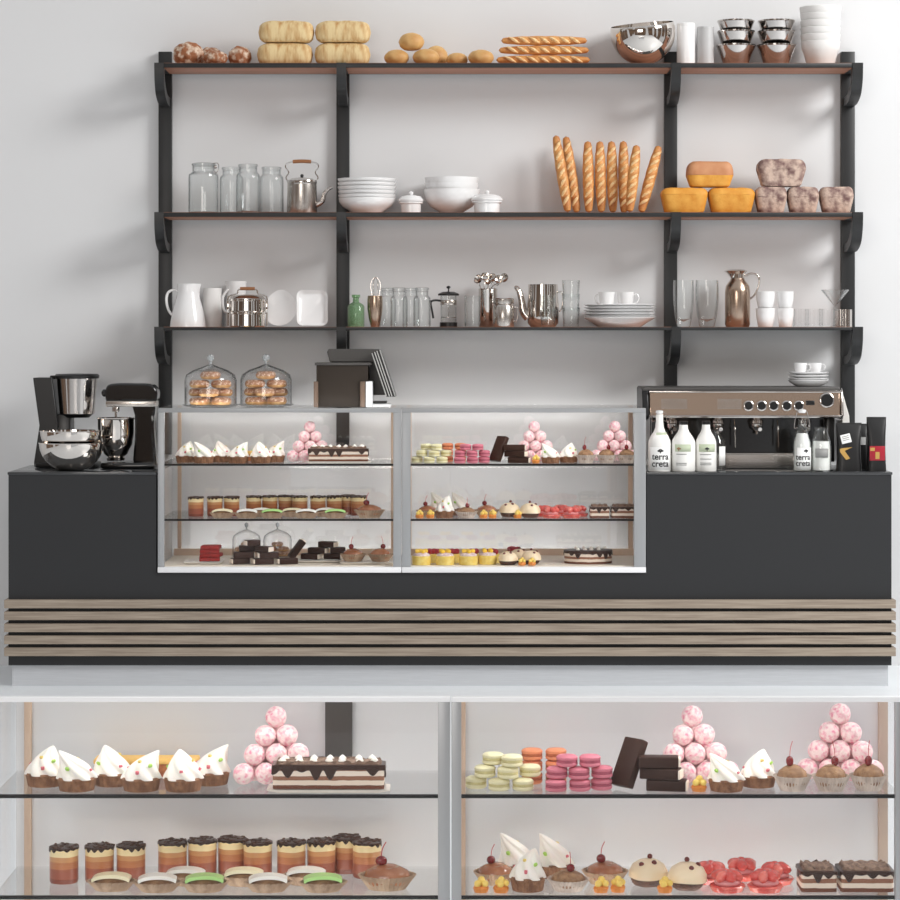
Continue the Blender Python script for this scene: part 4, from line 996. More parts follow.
b = MB(); b.tube([(-r*1.1, 0, 1*K), (-r*1.1, 0, 20*K), (-r*1.08, 0, 30*K), (-r*.6, 0, 33*K), (-r*.5, 0, 37*K), (0, 0, 38.2*K), (r*.5, 0, 37*K), (r*.6, 0, 33*K), (r*1.08, 0, 30*K), (r*1.1, 0, 20*K), (r*1.1, 0, 1*K)], .0035, 8, smooth=3); b.build('handle_frame', W['mirror'], t)
b = MB(); b.tube([(-r*.42, 0, 38*K), (r*.42, 0, 38*K)], .0075, 12, smooth=2); b.build('wooden_grip', W['handlew'], t)
for s in (-1, 1): b = MB(); b.box(s*r*1.1-.006, s*r*1.1+.006, -.012, .012, 14*K, 26*K, .002); b.build('clasp', W['mirror'], t)
# standing dishes
b = MB(); b.M = T(0, 0, 17.6*K) @ RX(78); b.lathe([(0, 0), (10*K, 0), (13*K, .003), (15.6*K, .010), (17.3*K, .012), (17.5*K, .015), (15.5*K, .013), (12.5*K, .007), (0, .005)], 48, fn=lambda a, z: 1 + .10*max(0, math.cos(a-1.57))**10)
one(b, 'round_dish', W['porc'], 'round white dish standing on edge, lower shelf left bay', 'dish', 281, .53, Z3, None, (0, 0, -15), sharp=50)
b = MB(); per = rect_per(31*K, 36*K, 6*K, .006); b.M = T(0, 0, 18*K) @ RX(80); n = len(per)
def ringp(s, z, wv=0): return [b.v((x*s, y*s, z + wv*math.sin(i*.35))) for i, (x, y, _, _) in enumerate(per)]
R0 = [ringp(.80, .0), ringp(.86, .004), ringp(1.0, .020, .0018), ringp(1.0, .024, .0018), ringp(.86, .008), ringp(.80, .004)]
for A, B in zip(R0, R0[1:]):
    for i in range(n): b.f([A[i], A[(i+1) % n], B[(i+1) % n], B[i]])
b.f(R0[0][::-1]); b.f(R0[-1]); one(b, 'square_dish', W['porc'], 'square white dish with wavy rim standing on edge, lower shelf', 'dish', 312, .53, Z3, None, (0, 0, 6), sharp=50)
# centre bay
t = thing('apothecary_bottle', 'small green glass bottle beside the shelf post', 'bottle', (sx(356, .50), .50, Z3))
b = MB(); b.lathe([(0, 0), (8*K, 0), (8.4*K, .004), (8.4*K, 20*K), (7*K, 22.5*K), (3.2*K, 24.5*K), (3.0*K, 29*K), (4.2*K, 29.5*K), (4.2*K, 32*K), (2.6*K, 32*K), (2.4*K, 25*K), (7.6*K, 20*K), (7.8*K, .008), (0, .008)], 40); b.build('bottle_body', W['green'], t)
t = thing('shaker_cup', 'oval double walled steel cup beside the green bottle', 'cup', (sx(375, .50), .50, Z3))
b = MB(); b.lathe([(0, 0), (4.2*K, 0), (6.2*K, 8*K), (7.6*K, 18*K), (7.7*K, 26*K), (7.2*K, 31*K), (6.8*K, 31*K), (7.2*K, 24*K), (5.8*K, 8*K), (0, .006)], 40); b.build('cup_body', W['bronze'], t)
t = thing('whisk', 'glass stirring whisk standing in the steel cup', 'whisk', (sx(375.6, .50), .50, Z3 + .055))
for a in (0, 60, 120):
    b = MB(); b.M = RZ(a); b.tube([(-.002, 0, 8*K), (-4*K, 0, 22*K), (-4.6*K, 0, 32*K), (0, 0, 37.5*K), (4.6*K, 0, 32*K), (4*K, 0, 22*K), (.002, 0, 8*K)], .0016, 6, smooth=6); b.build('whisk_loop', W['steel'], t)
b = MB(); b.cyl((0, 0, -.035), .005, 8*K+.04, 12); b.build('whisk_handle', W['steel'], t)
sj = jar(8.6*K, 39*K, .72, nh=.2); sj.location = (sx(387.5, .56), .56, Z3); tag(sj, 'narrow clear jar, leftmost of the four on lower shelf', 'jar', 'narrow jars on the lower shelf')
for px, d, nm in ((399, .47, 'second from left'), (411, .56, 'third from left'), (422, .47, 'rightmost')): put(sj, px, d, Z3, 'narrow clear jar, ' + nm + ' of the four on lower shelf', 'narrow jars on the lower shelf')
t = thing('french_press', 'small glass french press with black lid and handle', 'coffee press', (sx(448.5, .51), .51, Z3)); r = 8.4*K
b = MB(); b.lathe([(0, 0), (r*1.05, 0), (r*1.05, 4.5*K), (0, 4.5*K)], 32); b.build('base', W['blackp'], t)
b = MB(); b.lathe([(0, 4.6*K), (r*.96, 4.6*K), (r*.96, 31*K), (r*.93, 31*K), (r*.93, 5.2*K), (0, 5.2*K)], 32); b.build('glass_beaker', W['glass'], t)
b = MB(); b.lathe([(0, 31.2*K), (r*1.25, 31.2*K), (r*1.25, 33*K), (r*.7, 35*K), (0, 35*K)], 32); b.cyl((0, 0, 35*K), .003, 3.5*K); b.ball((0, 0, 39.5*K), (.010, .010, .007), 2); b.build('lid', W['blackp'], t)
b = MB(); b.cyl((0, 0, 9.3*K), .0018, 22*K, 8); b.lathe([(0, 9*K), (r*.9, 9*K), (r*.9, 9.8*K), (0, 9.8*K)], 32); b.build('plunger', W['steel'], t)
b = MB(); b.lathe([(r*.99, 22*K), (r*1.0, 22.2*K), (r*1.0, 26.5*K), (r*.99, 26.7*K), (r*.97, 26.5*K), (r*.97, 22.2*K)], 32); b.build('steel_band', W['satin'], t)
b = MB(); b.tube([(-r*.95, 0, 26*K), (-r*1.6, 0, 26.5*K), (-r*2.1, 0, 24.5*K), (-r*1.95, 0, 16*K), (-r*1.8, 0, 8.5*K)], .0048, 8); b.build('handle', W['blackp'], t)
t = thing('glass_beaker', 'clear glass beaker left of the utensil pot', 'beaker', (sx(472.5, .475), .475, Z3))
b = MB(); b.lathe([(0, 0), (8*K, 0), (8.2*K, 31*K), (7.7*K, 31*K), (7.5*K, .007), (0, .007)], 36); b.build('beaker_body', W['glass'], t)
t = thing('utensil_pot', 'tall mirror steel pot holding ladles, lower shelf', 'pot', (sx(488, .58), .58, Z3)); r = 9.4*K
b = MB(); b.lathe([(0, 0), (r*.95, 0), (r, .004), (r, 37*K), (r*1.05, 38*K), (r*.97, 38.5*K), (r*.95, 37*K), (r*.93, .006), (0, .006)], 40); b.build('pot_body', W['mirror'], t)
for i, (dx, dy, hx, hz, q) in enumerate(((-5, 2, -10, 46.5, 0), (-2.5, -5, -3, 48.5, 0), (0, 2, 4, 47.5, 0), (2.5, -5, 10.5, 46, 0), (4.8, 2, 16, 47.5, 0), (0, 8, .5, 45, 0))):
    t = thing('ladle', ('leftmost', 'second from left', 'fourth from left', 'fifth from left', 'rightmost', 'rearmost')[i] + ' steel ladle standing in the utensil pot', 'ladle', (sx(488, .58), .58, Z3+.008), 0, 'ladles in the steel pot')
    b = MB(); b.tube([(dx*K*.4, dy*K*.4, 0), (dx*K*1.3, dy*K*.7, 30*K), (dx*K*1.55, dy*K*.8, 38.5*K), (hx*K, dy*K, (hz-4)*K)], .0022, 8, smooth=4); b.build('ladle_handle', W['mirror'], t)
    b = MB(); b.lathe([(0, -.018), (.014, -.0145), (.0215, -.006), (.0225, .002), (.021, .002), (.013, -.012), (0, -.016)], 28) ; b.M = Matrix.Identity(4)
    o = b.build('ladle_bowl', W['mirror'], t, loc=(hx*K, dy*K, hz*K), rot=(70, 0, (i*50) % 90 - 45))
t = thing('clip_canister', 'steel canister with a side handle before the utensil pot', 'canister', (sx(503.5, .455), .455, Z3)); r = 10.6*K
b = MB(); b.lathe([(0, 0), (r*.97, 0), (r, .003), (r, 20*K), (r*.86, 22.5*K), (0, 22.5*K)], 40); b.build('canister_body', W['satin'], t)
b = MB(); b.lathe([(0, 22.7*K), (r*.95, 22.7*K), (r*.98, 23.5*K), (r*.98, 27.5*K), (r*.9, 28.5*K), (0, 28.7*K)], 40); b.build('lid', W['satin'], t)
b = MB(); b.tube([(r*.95, 0, 20*K), (r*1.3, 0, 19*K), (r*1.35, 0, 12*K), (r*1.2, 0, 6*K), (r*.98, 0, 6*K)], .0022, 8); b.build('wire_handle', W['steel'], t)
# teapot
t = thing('coffee_pot', 'polished steel coffee pot with long curved spout', 'coffee pot', (sx(543, .55), .55, Z3)); r = 15.5*K
b = MB(); b.lathe([(0, 0), (r*.8, 0), (r*1.0, 4*K), (r*1.05, 11*K), (r*1.03, 20*K), (r*.98, 32*K), (r*.96, 42.5*K), (r*.93, 42.5*K), (r*.9, 38*K), (0, 38*K)], 56); b.build('pot_body', W['mirror'], t)
b = MB(); b.tube([(-r*.95, 0, 9*K), (-r*1.25, 0, 15*K), (-r*1.35, 0, 24*K), (-r*1.5, 0, 34*K), (-r*1.7, 0, 39*K), (-r*1.85, 0, 39.5*K)], lambda q: .016*(1-q)**.7 + .0055, 12); b.build('spout', W['mirror'], t)
b = MB(); b.tube([(r*.96, 0, 34*K), (r*1.2, 0, 35*K), (r*1.3, 0, 28*K), (r*1.2, 0, 18*K), (r*1.02, 0, 15*K)], .0035, 8); b.build('handle', W['mirror'], t)
def tumbler(r, h, nm='glass_tumbler', m='glass', th=.0022, base=.010, taper=.85):
    b = MB(); b.lathe([(0, 0), (r*taper, 0), (r, h), (r-th, h), (r*taper-th, base), (0, base)], 36); o = b.build(nm, W[m]); return o
tg = tumbler(8*K, 17*K); tg.location = (sx(548, .43), .43, Z3); tag(tg, 'lower glass tumbler in front of the coffee pot', 'glass', 'tumblers near the coffee pot')
put(tg, 548, .43, Z3 + 15.2*K, 'upper glass tumbler in front of the coffee pot', 'tumblers near the coffee pot')
for i in range(3): put(tg, 571, .46, Z3 + i*13.6*K, ('bottom', 'middle', 'top')[i] + ' glass tumbler of the stack right of coffee pot', 'tumblers near the coffee pot', scale=(1.12, 1.12, 1.12))
for i in range(6):
    r = 36*K; b = MB(); b.lathe([(0, 0), (r*.6, 0), (r*.62, .003), (r*.80, .010 if i else .022), (r*.92, .017 if i else .034), (r, .022 if i else .042), (r-.002, .024 if i else .044), (r*.78, .014 if i else .026), (r*.6, .006), (0, .006)], 64)
    one(b, 'dinner_plate', W['porc'], ('bottom deep', 'second', 'third', 'fourth', 'fifth', 'top') [i] + ' white plate in the stack under two cups', 'plate', 619.5, .532, Z3 + (0, .026, .040, .054, .068, .080)[i], 'stacked white plates')
def cup(r, h, hs=1):
    t = thing('coffee_cup', '', 'cup')
    b = MB(); b.lathe([(0, 0), (r*.72, 0), (r*.78, .003), (r*.95, h*.5), (r, h), (r-.003, h), (r*.9, h*.5), (r*.68, .006), (0, .006)], 40); b.build('cup_body', W['porc'], t)
    b = MB(); b.tube([(hs*r*.94, 0, h*.8), (hs*r*1.35, 0, h*.86), (hs*r*1.6, 0, h*.62), (hs*r*1.35, 0, h*.32), (hs*r*.88, 0, h*.25)], .003, 8); b.build('handle', W['porc'], t)
    return t
teacup = cup(8.3*K, 15.5*K); teacup.location = (sx(607, .53), .53, Z3+.0885); teacup.rotation_euler[2] = 2.6; tag(teacup, 'left white cup resting on the plate stack', 'cup', 'cups on the plate stack')
put(teacup, 625.5, .52, Z3+.0885, 'right white cup with its handle out, on the plate stack', 'cups on the plate stack')
# right bay
tl = tumbler(10.3*K, 46*K, 'tall_glass', 'glass', .003, .026, .62)
bm_ = MB(); r = 10.4*K; h = 46.5*K
bpy.data.objects.remove(tl)
bm_.lathe([(0, 0), (r*.60, 0), (r*.66, .004), (r*.86, h*.25), (r*.98, h*.55), (r, h*.8), (r*.97, h), (r*.97-.003, h), (r-.003, h*.8), (r*.94-.003, h*.5), (r*.7, h*.17), (0, h*.11)], 40)
tl = bm_.build('tall_glass', W['glass']); tl.location = (sx(683.5, .5), .5, Z3); tag(tl, 'tall clear glass nearest the third shelf post', 'glass', 'tall glasses on the lower shelf')
put(tl, 707, .5, Z3, 'tall wide clear glass beside the steel flask', 'tall glasses on the lower shelf', scale=(1.12, 1.12, 1))
t = thing('vacuum_flask', 'copper tinted steel vacuum flask with handle, lower shelf', 'flask', (sx(737.5, .56), .56, Z3)); r = 12.6*K
b = MB(); b.lathe([(0, 0), (r*.9, 0), (r, 2.5*K), (r, 35*K), (r*.93, 41*K), (r*.6, 46.5*K), (r*.52, 49*K), (0, 49*K)], 48); b.build('flask_body', W['bronze'], t)
b = MB(); b.lathe([(0, 49.1*K), (r*.56, 49.1*K), (r*.58, 53*K), (r*.8, 56*K), (r*.5, 57.5*K), (0, 58*K)], 40, fn=lambda a, z: 1 + .35*max(0, math.cos(a-PI))**6 * (1 if z > 50*K else 0)); b.build('spout_lid', W['mirror'], t)
b = MB(); b.tube([(r*.55, 0, 51*K), (r*1.1, 0, 53.5*K), (r*1.65, 0, 51*K), (r*1.7, 0, 42*K), (r*1.35, 0, 32*K), (r*.98, 0, 28*K)], .0045, 10); b.build('handle', W['mirror'], t)
c2 = cup(9.6*K, 18.5*K); c2.location = (sx(765.5, .47), .47, Z3); tag(c2, 'lower left white mug beside the steel flask', 'cup', 'stacked white mugs'); c2.rotation_euler[2] = 1.9
put(c2, 765.5, .47, Z3+17.9*K, 'upper left white mug beside the steel flask', 'stacked white mugs', (0, 0, 100), (.98, .98, .93))
put(c2, 785.5, .47, Z3, 'lower right mug of the white mug stacks', 'stacked white mugs', (0, 0, 80), (.86, .86, 1)); put(c2, 785.5, .47, Z3+17.9*K, 'upper right mug of the white mug stacks', 'stacked white mugs', (0, 0, 60), (.86, .86, .93))
for i, px in enumerate((800, 814, 828)):
    b = MB(); r = 6.6*K; b.lathe([(0, 0), (r, 0), (r, 18*K), (r-.002, 18*K), (r-.002, .006), (0, .006)], 48, fn=lambda a, z: 1+.03*math.cos(16*a)); one(b, 'ribbed_glass', W['glassf'], 'faint ribbed clear glass, ' + nth(i, 3) + ' of three beside the ribbed steel pot', 'glass', px, .54, Z3, 'ribbed clear glasses')
b = MB(); r = 8.2*K; b.lathe([(0, 0), (r, 0), (r, 17.3*K), (r-.003, 17.3*K), (r-.003, .006), (0, .006)], 60, fn=lambda a, z: 1+.035*math.cos(14*a)); one(b, 'ribbed_pot', W['steel'], 'short ribbed steel pot under the glass funnel', 'pot', 843.5, .50, Z3)
t = thing('glass_funnel', 'clear glass coffee funnel standing above the ribbed pot', 'funnel', (sx(834.5, .47), .455, Z3))
b = MB(); b.lathe([(.0085, 17*K), (.006, 21*K), (14*K, 36.5*K), (14*K-.002, 36.8*K), (.004, 21.2*K), (.0065, 17*K)], 40); b.build('funnel_cone', W['glass'], t)
b = MB(); b.lathe([(0, 0), (.020, 0), (.022, .003), (.006, .007), (.004, 12*K), (.008, 17*K), (0, 17*K)], 32); b.build('glass_stem', W['glass'], t)
# ------------------------------------------------------------------ left worktop: coffee maker, bowls, mixer
CT = .9446
def Q(px, py, d, o): return ((px-450)*ss(d) - o[0], 1.547 - (py-335)*ss(d) - o[2])
d = .425; o_ = (sx(70, d), d, CT)
t = thing('drip_coffee_maker', 'black drip coffee maker with a steel filter cone', 'coffee maker', o_)
q = lambda px, py: Q(px, py, d, o_)
b = MB(); b.prism([q(36.5, 466.6), q(36, 462), q(41.5, 425), q(35, 377.5), q(54, 377.5), q(60, 425), q(60, 466.6)], -.06, .10, 'y'); b.build('water_tank', W['blackp'], t, bevel=.004)
b = MB(); x, z = q(76, 413.5); r = 17.3*ss(d); H = 35*ss(d); b.lathe([(0, z), (r, z), (r*1.17, z+H), (0, z+H)], 56, c=(x+.005, 0, 0)); b.build('filter_cone', W['steel'], t)
b = MB(); b.lathe([(0, z+H+.0003), (r*1.26, z+H+.0003), (r*1.29, z+H+.014), (r*1.20, z+H+.021), (0, z+H+.024)], 56, c=(x+.005, 0, 0)); b.box(x-.115, x, -.03, .05, z+H-.002, z+H+.014, .003); b.build('lid', W['blackp'], t)
b = MB(); b.lathe([(0, z-.018), (r*.7, z-.018), (r*.95, z-.001), (0, z-.001)], 40, c=(x+.005, 0, 0)); b.box(x-.10, x-.02, -.04, .09, .02, z-.002, .006); b.build('body', W['blackp'], t)
b = MB(); b.box(x-.17, x+.10, -.10, .11, .0, .022, .006); b.build('base', W['blackp'], t)
b = MB(); rr = .072; b.lathe([(0, .024), (rr*.9, .024), (rr, .05), (rr, .09), (rr*.8, .135), (rr*.62, .15), (rr*.58, .15), (rr*.96, .09), (0, .028)], 48, c=(x+.01, -.01, 0)); cr = b.build('glass_carafe', W['glass'], t)
b = MB(); b.tube([(x+.05, -.01, .152), (x+.09, -.01, .150), (x+.10, -.01, .12), (x+.085, -.01, .07)], .007, 8); b.build('carafe_handle', W['blackp'], cr)
for i, (py, pb, hw, nm) in enumerate(((441, 467.8, 32, 'lower'), (428.5, 453, 31, 'upper'))):
    dd = .15; kk = ss(dd); r = hw*kk; H = (pb-py)*kk; n = 16
    pr = [(0, 0), (r*.30, 0)] + [(r*(.30+.70*math.sin(PI/2*k/n)), H*(1-math.cos(PI/2*k/n))**.9) for k in range(1, n+1)]
    pr += [(r+.004, H+.001), (r+.002, H+.004)] + [(max(0, a-.003), zz+.003) for a, zz in reversed(pr[1:])] + [(0, .003)]
    b = MB(); b.lathe(pr, 64); o = b.build('steel_bowl', W['mirror'], None, loc=(sx(71.5, dd), dd, CT + (0 if i == 0 else 14.2*kk))); tag(o, nm + ' of the two nested steel bowls before the coffee maker', 'bowl', 'nested steel bowls')
# stand mixer
d = .34; o_ = (sx(132, d), d, CT); q = lambda px, py: Q(px, py, d, o_)
t = thing('stand_mixer', 'black stand mixer with a chrome bowl, left of the display case', 'mixer', o_)
b = MB(); x0, _ = q(103, 0); x1, _ = q(157, 0); b.box(x0, x1, -.10, .10, 0, .028, .012, seg=3); b.build('base', W['blackg'], t)
b = MB(); P1 = [q(158, 466), q(134, 462), q(136, 440), q(136, 415), q(133, 404), q(157, 404), q(155, 425)]; b.prism(P1, -.055, .055, 'y'); b.build('column', W['blackg'], t, bevel=.012)
b = MB(); hd = catmull([(q(107, 401)[0], 0, q(107, 401)[1]), (q(107.5, 388)[0], 0, q(107.5, 388)[1]), (q(114, 383.5)[0], 0, q(114, 383.5)[1]), (q(135, 383)[0], 0, q(135, 383)[1]), (q(152, 384)[0], 0, q(152, 384)[1]), (q(158.5, 391)[0], 0, q(158.5, 391)[1]), (q(158, 401)[0], 0, q(158, 401)[1])], 5)
b.prism([(p.x, p.z) for p in hd], -.058, .058, 'y'); b.build('motor_head', W['blackg'], t, bevel=.022)
b = MB(); a, c = q(107.5, 406.5), q(157.5, 400.5); b.box(a[0], c[0], -.0595, .0595, a[1], c[1], .004); b.build('chrome_band', W['satin'], t)
b = MB(); a = q(104.5, 393); b.ball((a[0], -.0, a[1]), (.014, .018, .018), 3); b.build('attachment_hub', W['blackg'], t)
b = MB(); x, z = q(116, 466); kk = ss(d); r = 17*kk; z += .025
pr = [(0, 0), (r*.5, 0), (r*.55, .012), (r*.45, .016), (r*.68, .030), (r*.96, 16*kk), (r*1.06, 27*kk), (r*1.08, 41*kk), (r*1.12, 42*kk), (r*1.09, 43*kk), (r*1.03, 41*kk), (r*1.01, 28*kk), (r*.5, .036), (0, .034)]
b.lathe(pr, 56, c=(x, -.005, z)); b.build('mixing_bowl', W['mirror'], t)
b = MB(); b.cyl((x, -.005, z+30*kk), .005, 24*kk, 12); b.lathe([(0, 0), (.017, 0), (.017, .02), (0, .02)], 24, c=(x, -.005, z+49*kk)); b.build('beater_shaft', W['steel'], t)

# ------------------------------------------------------------------ till on the glass case
d = .20; o_ = (sx(355, d), d, TOPZ); q = lambda px, py: Q(px, py, d, o_)
t = thing('till_terminal', 'brown till box with a tilted dark screen on the glass case', 'till', o_)
b = MB(); a, c = q(317.5, 407), q(368.5, 364); b.box(a[0], c[0], -.10, .08, .001, c[1], .003); b.build('printer_box', W['brownp'], t)
b = MB(); a, c = q(316, 365), q(371.5, 362.5); b.box(a[0], c[0], -.105, .085, a[1], c[1], .002); b.build('box_lid', W['dkgrey'], t)
for (p0, p1) in ((315, 319.5), (361, 366)):
    b = MB(); a, c = q(p0, 407), q(p1, 381); b.box(a[0], c[0], -.112, -.1005, .001, c[1], .002); b.build('side_bracket', W['brk'], t)
b = MB(); a, c = q(366.5, 407), q(373, 381); b.box(a[0], c[0], -.108, .07, .001, c[1], .002); b.build('white_side_cover', W['whitem'], t)
b = MB(); b.prism([q(327, 351), q(372, 351), q(385, 395.5), q(341, 395.5)], .084, .13, 'y'); b.build('screen_back', W['dkgrey'], t, bevel=.003)
b = MB(); b.prism([q(372, 353), q(380.5, 349.5), q(396, 396.5), q(386.5, 396.5)], -.06, .15, 'y'); sc_ = b.build('screen_housing', W['blackp'], t, bevel=.002)
b = MB(); b.prism([q(326.5, 352), q(328, 349), q(380.5, 349), q(377, 362), q(329, 362)], .05, .083, 'y'); b.build('screen_hood', W['dkgrey'], t, bevel=.003)
for k, u in enumerate((0.05, .35, .62, .95)):
    xa, xb = 372 + 8.5*u, 386.5 + 9.5*u
    b = MB(); b.prism([q(xa-.4, 353.5-4*u), q(xa+.4, 353.0-4*u), q(xb+.4, 396), q(xb-.5, 396)], -.0625, -.0602, 'y'); b.build('light_rib', W['rib'], sc_)
b = MB(); a, c = q(373.3, 407), q(391, 403.5); b.box(a[0], c[0], -.09, .06, .001, c[1]); b.build('foot', W['whitem'], t)
b = MB(); a, c = q(373.3, 402.8), q(387, 401); b.box(a[0], c[0], -.06, .05, a[1], c[1]); b.build('card_slot', W['blackp'], t)

# ------------------------------------------------------------------ espresso machine
d = .285; o_ = (sx(740, d), d, CT); q = lambda px, py: Q(px, py, d, o_); kk = ss(d)
t = thing('espresso_machine', 'wide copper toned steel espresso machine with four group heads', 'espresso machine', o_)
# front cowl in side profile (y, z)
zt = q(0, 391)[1]; zb = q(0, 416)[1]; ztop = q(0, 386.5)[1] + .02
xl, xr = q(649, 0)[0], q(838, 0)[0]
b = MB(); b.prism([(-.06, zb+.004), (-.045, zb-.004), (.02, zb), (.27, zb), (.27, zt), (.03, zt+.001), (-.045, zt-.004)], xl, xr, 'x'); b.build('front_cowl', W['bronze'], t, bevel=.003)
b = MB(); b.box(xl-.03, xr-.0, -.035, .285, zt+.002, zt+.018, .004); b.build('top_deck', W['dkgrey'], t)
b = MB(); b.prism([(-.07, zb+.001), (-.06, zb+.0045), (-.060, zb+.008), (-.066, zb+.006)], xl-.002, xr+.002, 'x')
b.box(xl-.004, xr+.004, -.068, -.056, zb-.006, zb+.006, .002); b.box(xl-.004, xr+.004, -.050, -.036, zt-.006, zt+.002, .002); b.build('chrome_trim', W['steel'], t)
for s, (xa, xb) in ((0, (xl-.034, xl-.004)), (1, (xr+.004, xr+.018))):
    b = MB(); b.prism([(-.064, zb+.002), (-.05, zb-.012), (.0, zb-.02), (.285, zb-.02), (.285, zt+.015), (.0, zt+.016), (-.035, zt+.0)], xa, xb, 'x'); b.build('side_panel', W['steel'] if s else W['blackp'], t, bevel=.006)
b = MB(); b.box(xl+.01, xr-.01, .06, .28, .03, zb-.002); b.build('back_body', W['blackg'], t)
for xx in (xl+.012, xr-.05): 
    b = MB(); b.box(xx, xx+.035, .0, .05, .03, zb-.002, .004); b.build('side_pillar', W['blackp'], t)
b = MB(); b.box(q(662, 0)[0], q(822, 0)[0], -.03, .22, 0.001, q(0, 454)[1], .004); b.build('drip_tray', W['satin'], t)
b = MB(); b.box(q(664, 0)[0], q(820, 0)[0], -.02, .05, q(0, 454)[1]+.0004, q(0, 454)[1]+.004); b.build('tray_grate', W['satin'], t)
# front face is inclined: y at height z on the cowl
def fy(z): u = (z-zb)/(zt-zb); return -.0595 + .0135*u - .0015
for px0, px1 in ((660, 686), (716, 740)):
    for k in range(9):
        z = q(0, 399)[1] - k*1.15*kk; b = MB(); b.box(q(px0, 0)[0], q(px1, 0)[0], fy(z)-.0012, fy(z)+.004, z-.0011, z+.0011) if k else b.box(q(px0, 0)[0], q(px1, 0)[0], fy(z)-.0012, fy(z)+.004, z-.0011, z+.0011); b.build('vent_slot', W['satin'], t)
for px in (747, 760, 772, 785, 797):
    z = q(0, 405.5)[1]; x = q(px, 0)[0]
    b = MB(); b.M = T(x, fy(z), z) @ RX(84); b.lathe([(0, .0), (5.4*kk, .0), (5.2*kk, .004), (4.2*kk, .006), (0, .006)], 32); k_ = b.build('dial', W['steel'], t)
    b = MB(); b.M = T(x, fy(z), z) @ RX(84); b.lathe([(0, .006), (4.1*kk, .006), (3.8*kk, .012), (0, .0125)], 28); b.build('dial_knob', W['blackp'], k_)
z = q(0, 400)[1]; x = q(825, 0)[0]
b = MB(); b.M = T(x, fy(z), z) @ RX(84); b.lathe([(0, 0), (7.6*kk, 0), (7.4*kk, .005), (6.4*kk, .007), (0, .007)], 40); k_ = b.build('gauge', W['steel'], t)
b = MB(); b.M = T(x, fy(z), z) @ RX(84); b.lathe([(0, .007), (6.2*kk, .007), (5.9*kk, .012), (0, .012)], 36); b.build('gauge_knob', W['blackp'], k_)
b = MB(); z = q(0, 402.5)[1]; b.M = T(q(808.5, 0)[0], fy(z), z) @ RX(-6); b.box(-4.3*kk, 4.3*kk, -.002, .003, -2.2*kk, 2.2*kk, .001); b.build('display', W['blackp'], t)
for px in (672, 718, 757, 805):
    x = q(px, 0)[0]; zz = zb
    b = MB(); b.lathe([(0, -.030), (.026, -.030), (.030, -.026), (.030, -.014), (.022, -.010), (.022, .004), (0, .004)], 36, c=(x, .012, zz-.006)); gh = b.build('group_head', W['steel'], t)
    b = MB(); b.lathe([(0, -.062), (.016, -.060), (.027, -.045), (.028, -.0305), (0, -.0305)], 32, c=(x, .012, zz-.006)); b.tube([(x, .0, zz-.048), (x+.003, -.03, zz-.050), (x+.006, -.065, zz-.058)], .009, 10); b.tube([(x, .012, zz-.062), (x, .012, zz-.082)], .006, 8, smooth=2); b.build('portafilter', W['steel'], gh)
for px in (734, 777):
    x = q(px, 0)[0]; b = MB(); b.tube([(x, -.01, q(0, 420)[1]), (x+.001, -.03, q(0, 430)[1]), (x+.002, -.035, q(0, 447)[1])], .0028, 8); b.ball((x+.001, -.03, q(0, 429)[1]), (.006, .006, .009), 2); b.build('steam_wand', W['steel'], t)
b = MB(); dd = .24; xx = xr+.022
b.prism([(xx, q(0, 395)[1]), (xx+.004, q(0, 394)[1]), (xx+.032, q(0, 416)[1]), (xx+.034, q(0, 423)[1]), (xx, q(0, 424)[1])], .02, .16, 'y')
o = b.build('folded_cloth', W['cloth'], None, loc=o_, bevel=.006); tag(o, 'white cloth hanging at the right side of the espresso machine', 'cloth')
# saucers and cups on the machine
zt2 = CT + zt + .0185; dd = .36; k3 = ss(dd)
for i in range(4):
    r = (20.5, 20.5, 20.3, 20.2)[i]*k3; H = .030 if i == 0 else .013
    b = MB(); b.lathe([(0, 0), (r*.55, 0), (r*.6, .002), (r*.9, H*.6), (r, H), (r-.002, H+.002), (r*.85, H*.65), (0, .006)], 56)
    one(b, 'saucer', W['porc'], ('bottom', 'second', 'third', 'top')[i] + ' white saucer on top of the espresso machine', 'saucer', 808.5, dd, zt2 + (0, .024, .038, .052)[i], 'saucers on the machine')
for px, nm in ((800.5, 'left'), (815, 'right')):
    put(teacup, px, dd-.01, zt2+.0605, nm + ' small white cup on the saucers above the espresso machine', 'cups on the saucers', (0, 0, -30), (.80, .80, .66))

# ------------------------------------------------------------------ bottles and bags on the right worktop
def bottle(px, d, prof, lab, m='milk', cap=None, cat='bottle', fill=None, grp='bottles before the espresso machine'):
    k = ss(d); t = thing('bottle', lab, cat, (sx(px, d), d, CT), 0, grp)
    pr = [(r*k, z*k) for r, z in prof]
    if m == 'glass':
        pi = [(max(0, r-.0025), max(.005, z)) for r, z in pr[1:]][::-1]
        b = MB(); b.lathe(pr + pi + [(0, .005)], 44); b.build('glass_body', W['glass'], t)
        if fill:
            pf = [(0, .0055)] + [(max(0, r-.0035), max(.0055, z)) for r, z in pr[1:] if z <= fill*k]; pf.append((0, pf[-1][1]))
            b = MB(); b.lathe(pf, 40); b.build('milk_fill', W['milk'], t)
    else:
        b = MB(); b.lathe(pr + [(0, pr[-1][1])], 44); b.build('bottle_body', W[m], t)
    if cap:
        r, z0, z1, mm = cap; b = MB(); b.lathe([(0, z0*k), (r*k, z0*k), (r*k, z1*k-.001), (r*k-.001, z1*k), (0, z1*k)], 32); b.build('cap', W[mm], t)
    return t, k
